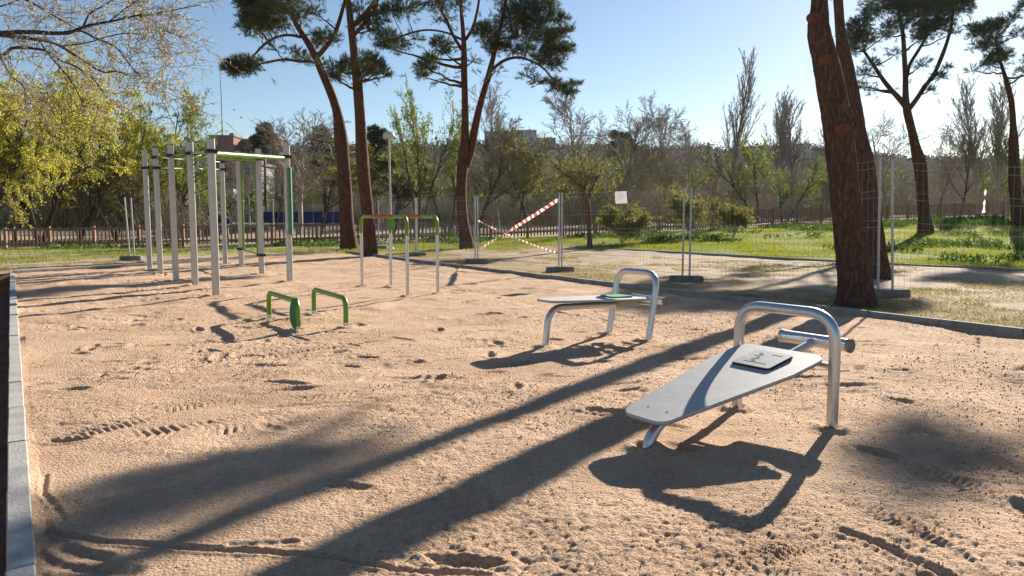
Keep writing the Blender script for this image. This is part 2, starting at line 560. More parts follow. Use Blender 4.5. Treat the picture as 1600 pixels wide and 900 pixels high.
# ------------------------------------------------------------------ the pit: outline
KL0 = gnd(57, 895); KL1 = gnd(23, 427)          # left kerb
KB = gnd(532, 393)                              # back right corner
KR = gnd(1598, 523)                             # right kerb where it leaves the photo
dl = (KL1 - KL0).normalized(); dr = (KR - KB).normalized()
C_BL = KL1.copy(); C_BR = KB.copy()
C_NL = KL0 - dl * 7.0; C_NR = KR + dr * 9.0
PIT = [C_NL, C_BL, C_BR, C_NR]
def inside_pit(x, y, grow=0.0):
    x = np.asarray(x, float); y = np.asarray(y, float)
    ok = np.ones(x.shape, bool)
    for a, b in zip(PIT, PIT[1:] + PIT[:1]):
        ex, ey = b.x - a.x, b.y - a.y
        L = math.hypot(ex, ey)
        d = ((x - a.x) * ey - (y - a.y) * ex) / L   # positive to the right of a->b = inside (clockwise)
        ok &= d > -grow
    return ok
def line_d(a, b, x, y):
    ex, ey = b.x - a.x, b.y - a.y
    L = math.hypot(ex, ey)
    return ((np.asarray(x) - a.x) * ey - (np.asarray(y) - a.y) * ex) / L
LK0 = gnd(900, 386.5); LK1 = gnd(1600, 424)     # edging between path and lawn
FENCE_PX = [(-60, 391), (0, 390), (172, 387.5), (435, 379), (560, 375), (767, 370), (1030, 361), (1210, 354.5), (1429, 347), (1507, 342.5), (1640, 338.5)]
FENCE_D = [37, 37, 37, 37, 37.3, 39, 43.5, 47, 53, 57, 62]
FENCE = []
for (u, v), D in zip(FENCE_PX, FENCE_D):
    p = at(u, v, D)
    p.z = float(H(p.x, p.y))
    FENCE.append(p)
def fence_y(x):
    xs = [p.x for p in FENCE]; ys = [p.y for p in FENCE]
    return np.interp(x, xs, ys)

# ------------------------------------------------------------------ ground sheet (one sheet, cut out round the pit)
def axis(lo, hi, step, far_lo, far_hi, ratio=1.18):
    mid = list(np.arange(lo, hi + 1e-6, step))
    s = step; a = lo
    left = []
    while a > far_lo:
        s *= ratio; a -= s; left.append(a)
    s = step; b = hi; right = []
    while b < far_hi:
        s *= ratio; b += s; right.append(b)
    return left[::-1] + mid + right
def build_ground():
    xs = axis(-32, 42, 0.45, -1500, 1500); ys = axis(-8, 48, 0.45, -300, 2500)
    X, Y = np.meshgrid(xs, ys)
    bm = bmesh.new()
    vs = [bm.verts.new((x, y, 0)) for x, y in zip(X.ravel(), Y.ravel())]
    nx = len(xs)
    for j in range(len(ys) - 1):
        for i in range(nx - 1):
            a = j * nx + i
            bm.faces.new((vs[a], vs[a + 1], vs[a + nx + 1], vs[a + nx]))
    # cut along the pit edges
    nL = Vector((-dl.y, dl.x, 0)).normalized()
    for a, b in zip(PIT, PIT[1:] + PIT[:1]):
        e = Vector((b.x - a.x, b.y - a.y, 0)).normalized()
        bmesh.ops.bisect_plane(bm, geom=bm.verts[:] + bm.edges[:] + bm.faces[:], plane_co=Vector((a.x, a.y, 0)), plane_no=Vector((e.y, -e.x, 0)), dist=1e-5)
    tr = Vector((C_NL.x, C_NL.y, 0)) + nL * 2.2
    bmesh.ops.bisect_plane(bm, geom=bm.verts[:] + bm.edges[:] + bm.faces[:], plane_co=tr, plane_no=nL, dist=1e-5)
    bm.faces.ensure_lookup_table()
    C = np.array([tuple(f.calc_center_median()) for f in bm.faces])
    kill = inside_pit(C[:, 0], C[:, 1])
    # trench beside the left kerb
    dL = -line_d(C_NL, C_BL, C[:, 0], C[:, 1])
    dn = line_d(C_BL, C_BR, C[:, 0], C[:, 1])
    kill |= (dL > 0) & (dL < 2.2) & (dn > 0) & (C[:, 1] > -8)
    bmesh.ops.delete(bm, geom=[f for f, k in zip(bm.faces[:], kill) if k], context='FACES')
    bm.verts.ensure_lookup_table(); bm.verts.index_update()
    V = np.array([tuple(q.co) for q in bm.verts])
    nz = 0.05 * vnoise(V[:, 0] * 0.9, V[:, 1] * 0.9, 3) + 0.03 * vnoise(V[:, 0] * 2.1, V[:, 1] * 2.1, 4)
    near = np.zeros(len(V))
    for a, b in zip(PIT, PIT[1:] + PIT[:1]):
        near = np.maximum(near, -line_d(a, b, V[:, 0], V[:, 1]))
    near = np.clip(near / 1.5, 0, 1)
    z = H(V[:, 0], V[:, 1]) + nz * near
    for q, zz in zip(bm.verts, z):
        q.co.z = zz
    me = bpy.data.meshes.new('ground')
    bm.to_mesh(me); bm.free()
    x, y = V[:, 0], V[:, 1]
    lawn = sstep((-line_d(LK0, LK1, x, y) + 0.2) / 0.5) * (y > 6)
    # left-hand end of the lawn tapers out towards the middle pine
    lk = -line_d(LK0, LK1, x, y)
    fy = fence_y(x)
    gfar = sstep((y - (fy - 9.5)) / 3) * (y < fy + 1.5)
    lawn = np.maximum(np.where(x > LK0.x, lawn * (y < fy + 1.0), 0), gfar)
    bk = -line_d(C_BL, C_BR, x, y)
    lawn = np.maximum(lawn * np.where(x < C_BR.x + 1, 0.52, 1), sstep((bk - 3.6) / 1.2) * (y < fy) * (x < C_BR.x + 1) * 0.5)
    lawn = np.where((x < -6) & (y > fy - 3.4) & (y < fy - 2.0), 0, lawn)
    lawn = np.maximum(lawn, sstep((y - (fy + 8)) / 2.5) * (y < fy + 14) * (x < 10) * 0.8)
    lawn = np.where(y > 130, 0.7, lawn)
    dry = np.full(len(V), 0.25)
    rk = -line_d(C_BR, C_NR, x, y)
    dry = np.where((rk > 0) & (rk < 3.0), 0.62, dry)
    dry = np.where((bk > 0) & (bk < 2.4) & (x < C_BR.x), 0.3, dry)
    dry = np.where((x < LK0.x + 1) & (rk > 0) & (bk < 60) & (y < fy), np.maximum(dry, 0.5), dry)
    road = ((y > 66) & (y < 84)).astype(float)
    for nm, arr in (('lawn', lawn), ('dry', dry), ('road', road)):
        a = me.attributes.new(nm, 'FLOAT', 'POINT')
        a.data.foreach_set('value', arr.astype(np.float32))
    me.materials.append(M_GROUND)
    for p in me.polygons: p.use_smooth = True
    o = bpy.data.objects.new('ground', me); COL.objects.link(o)
    tag(o, kind='structure')
build_ground()

# trench of darker soil beside the left kerb
def build_trench():
    g = G()
    n = Vector((-dl.y, dl.x, 0)).normalized()
    L = (Vector((C_BL.x - C_NL.x, C_BL.y - C_NL.y, 0))).length
    na, nb = 120, 16
    V = []
    for i in range(na + 1):
        for j in range(nb + 1):
            s = L * i / na; t = 2.2 * j / nb
            p = Vector((C_NL.x, C_NL.y, 0)) + Vector((dl.x, dl.y, 0)).normalized() * s + n * t
            q = j / nb
            z = -0.5 * (1 - sstep((q - 0.62) / 0.38)) * float(sstep((L - s) / 0.8))
            z += 0.05 * float(vnoise(p.x * 3, p.y * 3, 9)) * (1 if j < nb else 0)
            V.append((p.x, p.y, z + float(H(p.x, p.y))))
    a = (np.arange(na)[:, None] * (nb + 1) + np.arange(nb)[None]).ravel()
    g.add(V, np.stack([a, a + nb + 1, a + nb + 2, a + 1], 1)[:, ::-1])
    o = g.build('trench', mat('red_brown_soil', (0.20, 0.085, 0.045), 0.95, 0, var=0.35, vscale=5, bump=0.02, bscale=25))
    tag(o, kind='structure')
build_trench()

# ------------------------------------------------------------------ sand
FURROWS = [  # drawn lines in the sand (photo survey), depth
    ([(70, 735), (66, 765), (84, 782), (100, 802)], 0.008, 0.014),
    ([(72, 822), (105, 830), (160, 846), (240, 852), (330, 858), (430, 860), (520, 866), (600, 880), (760, 893)], 0.014, 0.016),
    ([(98, 855), (125, 866), (160, 874)], 0.02, 0.03),
    ([(70, 872), (110, 884), (150, 890), (200, 896)], 0.015, 0.04),
    ([(360, 852), (400, 847), (460, 845)], 0.008, 0.016),
    ([(120, 545), (200, 541), (260, 535)], 0.02, 0.03),
    ([(60, 600), (130, 590), (210, 575)], 0.02, 0.03),
    ([(1320, 826), (1375, 848), (1440, 880), (1520, 915)], 0.018, 0.022),
    ([(90, 663), (150, 661), (175, 655)], 0.008, 0.03),
    ([(380, 632), (460, 626), (560, 628)], 0.006, 0.03),
]
TRACKS = [  # tread marks: centre line, half width, pitch
    ([(980, 960), (1080, 905), (1180, 868), (1300, 830)], 0.11, 0.034),
    ([(1250, 806), (1290, 826), (1400, 868), (1500, 910)], 0.09, 0.034),
    ([(1300, 765), (1360, 790), (1480, 838), (1600, 890)], 0.10, 0.036),
    ([(170, 680), (250, 672), (330, 664), (420, 648), (520, 622)], 0.20, 0.06),
    ([(55, 690), (150, 668), (260, 640)], 0.13, 0.05),
    ([(110, 646), (180, 640), (250, 637), (360, 618)], 0.14, 0.05),
    ([(400, 628), (480, 618), (560, 612), (660, 590)], 0.13, 0.05),
    ([(1340, 545), (1390, 560), (1500, 580), (1600, 590)], 0.14, 0.05),
    ([(1380, 715), (1440, 735), (1600, 790)], 0.12, 0.04),
    ([(240, 572), (330, 560), (420, 552), (520, 540), (640, 520)], 0.16, 0.06),
    ([(1330, 632), (1380, 650), (1500, 690)], 0.11, 0.04),
    ([(700, 600), (800, 570), (900, 556)], 0.14, 0.05),
]
def sand_height(x, y):
    z = H(x, y)
    h = 0.030 * vnoise(x * 0.9, y * 0.9, 11) + 0.028 * vnoise(x * 2.3, y * 2.3, 12)
    soft = np.clip(0.8 + 2.0 * vnoise(x * 0.7 + 5, y * 0.7, 13) + 0.9 * vnoise(x * 2.2, y * 2.2, 14), 0.2, 1.12)
    # raked and dragged streaks
    for ang, fr, am, sd in ((0.5, 6.0, 0.016, 51), (-0.25, 8.0, 0.013, 52), (1.2, 5.0, 0.010, 53)):
        xr = x * math.cos(ang) + y * math.sin(ang); yr = -x * math.sin(ang) + y * math.cos(ang)
        mk = np.clip(2.4 * vnoise(x * 0.5 + sd, y * 0.5, sd + 3), 0, 1)
        h = h + am * mk * vnoise(xr * 0.9, yr * fr + 0.6 * vnoise(xr * 1.5, yr, sd + 1), sd)
    h = h + 0.022 * vnoise(x * 3.7, y * 3.7, 57) * np.clip(0.5 + 2 * vnoise(x * 0.6, y * 0.6 + 4, 58), 0, 1)
    # compacted patch near the left corner
    comp = np.exp(-(((x + 1.5) / 0.9) ** 2 + ((y - 3.3) / 0.6) ** 2))
    soft = soft * (1 - 0.6 * comp)
    c1 = np.abs(vnoise(x * 11, y * 11, 15)) * 2
    wx = x + 0.012 * vnoise(x * 25, y * 25, 41); wy = y + 0.012 * vnoise(x * 25 + 9, y * 25, 42)
    c2 = domes(wx * 26 + 3, wy * 26, 16)
    c3 = domes(wx * 52, wy * 52, 17)
    c0 = vnoise(x * 5.5, y * 5.5, 18)
    h += soft * (0.010 * c0 + 0.007 * (c1 - 0.5) + 0.0095 * (c2 - 0.5) + 0.0068 * (c3 - 0.5))
    rg = np.random.default_rng(21)
    # footprints
    for k in range(520):
        if k < 45:
            px, py = rg.uniform(-4, 5), rg.uniform(2.4, 8)
        else:
            t = rg.uniform(0, 1); py = 6 + 17 * t; px = rg.uniform(-0.62 * py, 0.5 * py)
        a = rg.uniform(0, math.pi); L = rg.uniform(0.09, 0.16); W = rg.uniform(0.04, 0.065); dep = rg.uniform(0.008, 0.028)
        if k > 300:
            a = rg.normal() * 0.35; L = rg.uniform(0.12, 0.3); W = rg.uniform(0.03, 0.06); dep = rg.uniform(0.008, 0.022)
        m = (np.abs(x - px) < 0.4) & (np.abs(y - py) < 0.4)
        if not m.any(): continue
        dx = x[m] - px; dy = y[m] - py
        q = np.hypot((dx * math.cos(a) + dy * math.sin(a)) / L, (-dx * math.sin(a) + dy * math.cos(a)) / W)
        h[m] += -dep * np.exp(-(q ** 4)) + dep * 0.45 * np.exp(-((q - 1.45) / 0.35) ** 2)
    def walk(line):
        pts = [gnd(u, v) if v < 899 else gnd(u, v) for u, v in line]
        for a, b in zip(pts[:-1], pts[1:]):
            yield a, b
    for line, dep, wid in FURROWS:
        best = np.full(x.shape, 9.0)
        for a, b in walk(line):
            ex, ey = b.x - a.x, b.y - a.y; L2 = ex * ex + ey * ey
            m = (x > min(a.x, b.x) - .3) & (x < max(a.x, b.x) + .3) & (y > min(a.y, b.y) - .3) & (y < max(a.y, b.y) + .3)
            t = np.clip(((x[m] - a.x) * ex + (y[m] - a.y) * ey) / L2, 0, 1)
            best[m] = np.minimum(best[m], np.hypot(x[m] - a.x - t * ex, y[m] - a.y - t * ey))
        m = best < 0.2
        h[m] += -dep * np.exp(-(best[m] / wid) ** 2) + dep * 0.55 * np.exp(-((best[m] - 2.0 * wid) / (0.7 * wid)) ** 2)
    for line, hw, pit in TRACKS:
        acc = 0.0
        segl = list(walk(line)); tot = sum((q.xy - p.xy).length for p, q in segl)
        for a, b in segl:
            ex, ey = b.x - a.x, b.y - a.y; L = math.hypot(ex, ey); ex /= L; ey /= L
            s = (x - a.x) * ex + (y - a.y) * ey
            d = -(x - a.x) * ey + (y - a.y) * ex
            m = (s > 0) & (s < L) & (np.abs(d) < hw)
            ph = (s[m] + acc + 0.35 * np.abs(d[m])) / pit * 2 * np.pi
            sl = s[m] + acc
            fade = np.clip((hw - np.abs(d[m])) / 0.05, 0, 1) * np.clip(0.65 + 2.2 * vnoise(x[m] * 3.3, y[m] * 3.3, 31), 0, 1) * np.clip(np.minimum(sl, tot - sl) / 0.35, 0, 1)
            h[m] = h[m] * (1 - 0.25 * fade) + fade * (0.0095 * np.sin(ph) - 0.006)
            acc += L
    # small mounds where posts enter the sand
    return z, h
FEET = []
def build_sand():
    # rows run across the pit, close together near the bench end
    nu, nv = 580, 690
    A = np.array([C_NL.x, C_NL.y]); B = np.array([C_BL.x, C_BL.y]); C_ = np.array([C_NR.x, C_NR.y]); D_ = np.array([C_BR.x, C_BR.y])
    # left and right edges are sampled at the same heights y, densest where the pit is widest in view
    q = np.linspace(0, 1, nv)
    ylo = 2.2
    yl = ylo * (B[1] / ylo) ** q
    yr = ylo * (D_[1] / ylo) ** q
    def on(P, Q, yy):
        t = (yy - P[1]) / (Q[1] - P[1])
        return P + t[:, None] * (Q - P)
    PL = on(A, B, yl); PR = on(C_, D_, yr)
    # the part behind the viewer
    s = np.linspace(0, 1, nu)
    # finer columns where the pit is watched from, coarse ones out at the sides
    xl, xr = PL[:, 0], PR[:, 0]
    ym = (PL[:, 1] + PR[:, 1]) / 2
    va = np.maximum(-0.74 * np.maximum(yl, yr) - 0.3, xl + 0.06); vb = np.minimum(0.74 * np.maximum(yl, yr) + 0.3, xr - 0.06)
    X = np.stack([np.interp(s, [0, 0.03, 0.95, 1.0], [q0, q1, q2, q3]) for q0, q1, q2, q3 in zip(xl, va, vb, xr)])
    sx = (X - xl[:, None]) / (xr - xl)[:, None]
    Y = PL[:, 1:] * (1 - sx) + PR[:, 1:] * sx
    z, h = sand_height(X, Y)
    edge = np.clip(np.minimum(X - xl[:, None], xr[:, None] - X) / 0.06, 0, 1)
    Z = z + h * edge - 0.012
    for (fx, fy, r) in FEET:
        m = (np.abs(X - fx) < 0.6) & (np.abs(Y - fy) < 0.6)
        d = np.hypot(X[m] - fx, Y[m] - fy)
        Z[m] += 0.03 * np.exp(-((d - r * 1.6) / (r * 0.9)) ** 2) - 0.02 * np.exp(-(d / r) ** 2)
    V = np.stack([X, Y, Z], -1).reshape(-1, 3)
    a = (np.arange(nv - 1)[:, None] * nu + np.arange(nu - 1)[None]).ravel()
    g = G()
    g.add(V, np.stack([a, a + 1, a + nu + 1, a + nu], 1))
    # coarse remainder behind the camera
    n0 = 40
    E0 = np.stack([PL[0, 0] * (1 - s[::20]) + PR[0, 0] * s[::20], PL[0, 1] * (1 - s[::20]) + PR[0, 1] * s[::20]], 1)
    E1 = np.stack([A[0] * (1 - s[::20]) + C_[0] * s[::20], A[1] * (1 - s[::20]) + C_[1] * s[::20]], 1)
    k = len(E0)
    t = np.linspace(0, 1, n0)[:, None]
    XX = E0[:, 0] * (1 - t) + E1[:, 0] * t; YY = E0[:, 1] * (1 - t) + E1[:, 1] * t
    ZZ = H(XX, YY) - 0.015 + 0.02 * vnoise(XX * 3, YY * 3, 5)
    a = (np.arange(n0 - 1)[:, None] * k + np.arange(k - 1)[None]).ravel()
    g.add(np.stack([XX, YY, ZZ], -1).reshape(-1, 3), np.stack([a, a + k, a + k + 1, a + 1], 1))
    o = g.build('sand', M_SAND)
    tag(o, kind='structure')

def sand_crumbs():
    rg = np.random.default_rng(91)
    n = 20000
    # thinning out with distance
    y = 2.3 * (11.0 / 2.3) ** rg.random(n * 3)
    x = rg.uniform(-0.74, 0.74, n * 3) * (y + 0.3)
    pat = 0.5 + 1.2 * vnoise(x * 0.7 + 5, y * 0.7, 13) + 0.8 * vnoise(x * 2.6, y * 2.6, 94) + 0.6 * vnoise(x * 9, y * 9, 95)
    k = inside_pit(x, y, -0.05) & (rg.random(n * 3) < np.clip(pat - 0.1, 0.03, 1))
    x, y = x[k][:n], y[k][:n]
    z, h = sand_height(x, y)
    m = len(x)
    r = 0.0024 + 0.0056 * rg.random(m) ** 3
    r *= np.clip(y / 4.5, 0.8, 1.6)
    c = np.stack([x, y, z + h - 0.012 + r * 0.25], 1)
    a = rg.uniform(0, 6.283, m)
    V = np.empty((m, 4, 3))
    for j in range(3):
        q = a + j * 2.0944 + rg.normal(size=m) * 0.3
        rr = r * rg.uniform(0.9, 1.5, m)
        V[:, j] = c + np.stack([np.cos(q) * rr, np.sin(q) * rr, -r * rg.uniform(0.2, 0.7, m)], 1)
    V[:, 3] = c + np.stack([rg.normal(size=m) * r * 0.25, rg.normal(size=m) * r * 0.25, r * rg.uniform(0.5, 1.0, m)], 1)
    i = np.arange(m)[:, None] * 4
    f = np.stack([i + np.array([[0, 1, 3]]), i + np.array([[1, 2, 3]]), i + np.array([[2, 0, 3]])], 1).reshape(-1, 3)
    g = G(); g.add(V.reshape(-1, 3), f, 0, False)
    tag(g.build('sand_crumbs', M_SAND), 'loose crumbs of coarse sand scattered over the pit', 'sand', kind='stuff')

# ------------------------------------------------------------------ kerbs of single stones
def kerb(name, a, b, width, top, depth, side, material, length=1.0, maxn=300):
    a = Vector((a.x, a.y, 0)); b = Vector((b.x, b.y, 0))
    e = (b - a).normalized(); L = (b - a).length
    n = int(L / length)
    root = bpy.data.objects.new(name, None)
    m0 = a + e * (L / 2)
    root.location = (a.x, a.y, float(H(a.x, a.y)))
    COL.objects.link(root); tag(root, kind='structure')
    g = G().cbox((0, 0, 0), (length - 0.005, width, depth), 0, 0.006)
    me = g.mesh('kerb_stone', material)
    nn = Vector((e.y, -e.x, 0)) * side
    rg = np.random.default_rng(5)
    for i in range(n):
        c = a + e * (length * (i + 0.5)) + nn * (width / 2)
        o = bpy.data.objects.new('kerb_stone', me)
        z0, z1 = [float(H((c + e * q).x, (c + e * q).y)) for q in (-0.5, 0.5)]
        zc = (z0 + z1) / 2 + top - depth / 2 + rg.uniform(-0.006, 0.006)
        o.parent = root
        o.location = (c.x - root.location.x, c.y - root.location.y, zc - root.location.z)
        o.rotation_euler = (0, -math.atan2(z1 - z0, 1.0), math.atan2(e.y, e.x) + rg.uniform(-0.006, 0.006))
        COL.objects.link(o)
kerb('left_kerb', C_NL, C_BL, 0.10, 0.035, 0.42, -1, M_CONC)
M_CONCM = mat('aged_concrete', (0.27, 0.25, 0.225), 0.92, 0.0, var=0.25, vscale=4, bump=0.004, bscale=60)
kerb('back_kerb', C_BL, C_BR, 0.08, 0.06, 0.25, -1, M_CONCM)
kerb('right_kerb', C_NR, C_BR, 0.085, 0.07, 0.25, 1, M_CONCM)
kerb('lawn_kerb', LK0, LK0 + (LK1 - LK0).normalized() * ((LK1 - LK0).length + 6), 0.08, 0.06, 0.2, -1, M_CONCM)

# ------------------------------------------------------------------ exercise benches
def frame_pts(o, e, n):
    def f(a, b, z):
        return (o[0] + e[0] * a + n[0] * b, o[1] + e[1] * a + n[1] * b, o[2] + z)
    return f
def sit_up_bench(O, ang, label, front_z, rear_z, half, foot, lean, arch_h, plate, board_front, board_rear, wf, wr, tz):
    e = (math.cos(ang), math.sin(ang)); n = (-math.sin(ang), math.cos(ang))
    root = thing('exercise_bench', (O[0], O[1], O[2]), label, 'bench', 'sit-up benches in the sand')
    P = frame_pts(O, e, n)
    r = 0.037
    # hoop handle
    path = bezier_arc([P(0, -half, -0.2), P(lean, -half, arch_h - r), P(lean, half, arch_h - r), P(0, half, -0.2)], 0.20, 8)
    G().tube(path, r, 16).build('handle_hoop', M_STEEL, root)
    FEET.append((P(0, -half, 0)[0], P(0, -half, 0)[1], 0.05)); FEET.append((P(0, half, 0)[0], P(0, half, 0)[1], 0.05))
    # front leg bends into the spine under the board
    sl = (rear_z - front_z) / (board_rear - board_front)
    def bz(a): return front_z + sl * (a - board_front)
    G().tube(bezier_arc([P(foot, 0, -0.2), P(foot + 0.06, 0, bz(foot + 0.12) - 0.075), P(-0.25, 0, bz(-0.25) - 0.075)], min(0.2, 0.8 * (bz(foot + .1) + 0.1)), 8), r, 14).build('front_leg', M_STEEL, root)
    FEET.append((P(foot, 0, 0)[0], P(foot, 0, 0)[1], 0.05))
    # rod and foot bar behind the hoop
    rod = G().tube([P(-0.3, 0, bz(-0.3) - 0.07), P(0.36, 0, tz)], 0.030, 12).build('rod', M_STEEL, root)
    G().tube([P(0.36, -0.27, tz), P(0.36, 0.27, tz)], 0.046, 14).build('foot_bar', M_STEEL, root)
    for s in (-1, 1):
        G().tube([P(0.36, s * 0.262, tz), P(0.36, s * 0.285, tz)], 0.050, 14).build('end_cap', M_CONCD if s < 0 else M_STEEL, root)
    # cross plate that ties the board to the hoop
    zc = bz(board_rear) - 0.05
    br = G().tube([P(lean * zc / arch_h, -half, zc), P(lean * zc / arch_h, half, zc)], 0.02, 8).build('cross_bar', M_STEEL, root)
    G().prism([(board_rear - 0.28, -0.14), (board_rear - 0.02, -0.14), (board_rear - 0.02, 0.14), (board_rear - 0.28, 0.14)],
              ((O[0], O[1], O[2] + front_z - sl * board_front), (e[0], e[1], sl), (n[0], n[1], 0), (0, 0, 1)), -0.09, -0.012).build('bracket', mat('cream_bracket', (0.42, 0.38, 0.30), 0.6), root)
    # board: tapered, rounded corners
    prof = []
    def corner(cx, cy, rad, a0):
        for k in range(7):
            a = R(a0 + 90 * k / 6)
            prof.append((cx + rad * math.cos(a), cy + rad * math.sin(a)))
    rf, rr = 0.09, 0.10
    bend = board_rear - 0.38
    corner(board_rear - rr, wr / 2 - rr, rr, 0)
    prof.append((bend, wr / 2))
    corner(board_front + rf, wf / 2 - rf, rf, 90)
    corner(board_front + rf, -wf / 2 + rf, rf, 180)
    prof.append((bend, -wr / 2))
    corner(board_rear - rr, -wr / 2 + rr, rr, 270)
    fr = ((O[0], O[1], O[2] + front_z - sl * board_front), (e[0], e[1], sl), (n[0], n[1], 0), (0, 0, 1))
    board = G().prism(prof, fr, -0.008, 0.012).build('board', M_BOARD, root)
    G().prism([(x * 0.999, y * 0.995) for x, y in prof], fr, -0.013, -0.009).build('board_edge', M_CONCD, board)
    for (a, b) in ((board_front + 0.14, -0.08), (board_front + 0.14, 0.08)):
        G().prism([(a + 0.008 * math.cos(q), b + 0.008 * math.sin(q)) for q in np.arange(8) / 8 * 2 * np.pi], fr, 0.0122, 0.0145).build('bolt', M_STEEL, board)
    # instruction plate
    px, py, pw, ph, face, edge, ink = plate
    o2 = np.array([O[0] + e[0] * px + n[0] * py, O[1] + e[1] * px + n[1] * py, O[2] + bz(px) + 0.03])
    tilt = sl + 0.02
    pf = (o2, (e[0], e[1], tilt), (n[0], n[1], 0), (0, 0, 1))
    pr = round_rect(pw, ph, 0.025)
    pl = G().prism(pr, pf, -0.016, -0.004).build('sign_plate', edge, root)
    G().prism(round_rect(pw - 0.008, ph - 0.008, 0.022), pf, -0.0038, 0.0).build('sign_face', face, pl)
    # pictogram: a figure doing a sit-up, and rule lines
    def ink_line(pts, w):
        g = G()
        for (a, b), (c, d) in zip(pts[:-1], pts[1:]):
            L = math.hypot(c - a, d - b); ux, uy = (c - a) / L, (d - b) / L
            q = [(a - uy * w / 2, b + ux * w / 2), (a + uy * w / 2, b - ux * w / 2), (c + uy * w / 2, d - ux * w / 2), (c - uy * w / 2, d + ux * w / 2)]
            g.prism(q, pf, 0.0004, 0.0012)
        return g
    if ink is not None:
        k = 0.9
        g = ink_line([(0.05 * k, 0.06), (0.0, 0.03), (-0.035, 0.055), (-0.06, 0.02)], 0.020)
        g.prism([(0.075 + 0.014 * math.cos(q), 0.065 + 0.014 * math.sin(q)) for q in np.arange(10) / 10 * 2 * np.pi], pf, 0.0004, 0.0012)
        g2 = ink_line([(-0.075, 0.09), (-0.075, -0.09)], 0.006)
        g3 = ink_line([(0.03, 0.085), (0.06, 0.03)], 0.008)
        g4 = ink_line([(0.085, -0.015), (0.085, -0.10)], 0.005)
        g.build('pictogram', ink, pl); g2.build('rule_line', ink, pl); g3.build('pictogram_arm', ink, pl); g4.build('rule_line', ink, pl)
    return root

BN = gnd(1297, 672); BL_ = gnd(1154, 633); BF = gnd(1005, 703)
bo = (BN + BL_) / 2
bang = math.atan2(bo.y - BF.y, bo.x - BF.x)
half_n = 0.39
sit_up_bench(tuple(bo), bang, 'nearest bench: sloping grey board under a steel hoop handle, shadowed by its hoop', 0.19, 0.47, half_n,
             -1.34, 0.0, 0.80, (-0.26, -0.02, 0.27, 0.31, mat('plate_silver', (0.33, 0.34, 0.35), 0.5, 0.2, var=0.12, vscale=60), M_BLACK, M_BLACK), -1.36, 0.0, 0.38, 0.69, 0.51)
FN = gnd(1015, 531); FL_ = gnd(943, 521); FF = gnd(848, 541)
fo = (FN + FL_) / 2
fang = math.atan2(fo.y - FF.y, fo.x - FF.x)
sit_up_bench(tuple(fo), fang, 'farther bench: level grey board with steel hoop handle and green plate', 0.50, 0.46, 0.34,
             -1.20, 0.17, 0.80, (-0.16, 0.0, 0.30, 0.26, mat('plate_green', (0.045, 0.30, 0.16), 0.5, 0.0), M_DGREEN, None), -1.22, 0.10, 0.34, 0.56, 0.42)

# ------------------------------------------------------------------ low push-up bars
def push_up_bar(a, b, h, label, panel):
    c = (a + b) / 2
    root = thing('push_up_bar', a, label, 'exercise bar', 'low green push-up bars')
    path = bezier_arc([a + Vector((0, 0, -0.15)), a + Vector((0, 0, h)), b + Vector((0, 0, h)), b + Vector((0, 0, -0.15))], 0.13, 7)
    G().tube(path, 0.034, 14).build('bar', M_GREEN, root)
    for p in (a, b):
        G().tube([p + Vector((0, 0, -0.1)), p + Vector((0, 0, 0.05))], 0.036, 14).build('foot', M_STEEL, root)
        FEET.append((p.x, p.y, 0.05))
    if panel:
        e = (b - a).normalized()
        s = Vector((e.y, -e.x, 0))
        s = Vector((-0.35, -0.2, 0)).normalized()
        prof = [(0.0, 0.01)]
        for k in range(13):
            t = R(-90 + 180 * k / 12)
            prof.append((0.03 + 0.07 * math.cos(t) , 0.21 + 0.20 * math.sin(t)))
        prof.append((0.0, 0.41))
        o = b + e * 0.0
        pan = G().prism(prof, (o, s, (0, 0, 1), (s.y, -s.x, 0)), -0.012, 0.012).build('leaf_panel', M_DGREEN, root)
        G().prism([(x * 0.72, 0.21 + (z - 0.21) * 0.82) for x, z in prof], (o, s, (0, 0, 1), (s.y, -s.x, 0)), 0.013, 0.016).build('panel_print', mat('teal_print', (0.03, 0.26, 0.20), 0.5, var=0.5, vscale=12), pan)
push_up_bar(gnd(421, 497), gnd(466, 516), 0.36, 'low green bar with a dark green leaf-shaped panel at its end', True)
push_up_bar(gnd(491, 490), gnd(541, 510), 0.36, 'plain low green bar nearer the tall parallel bars', False)

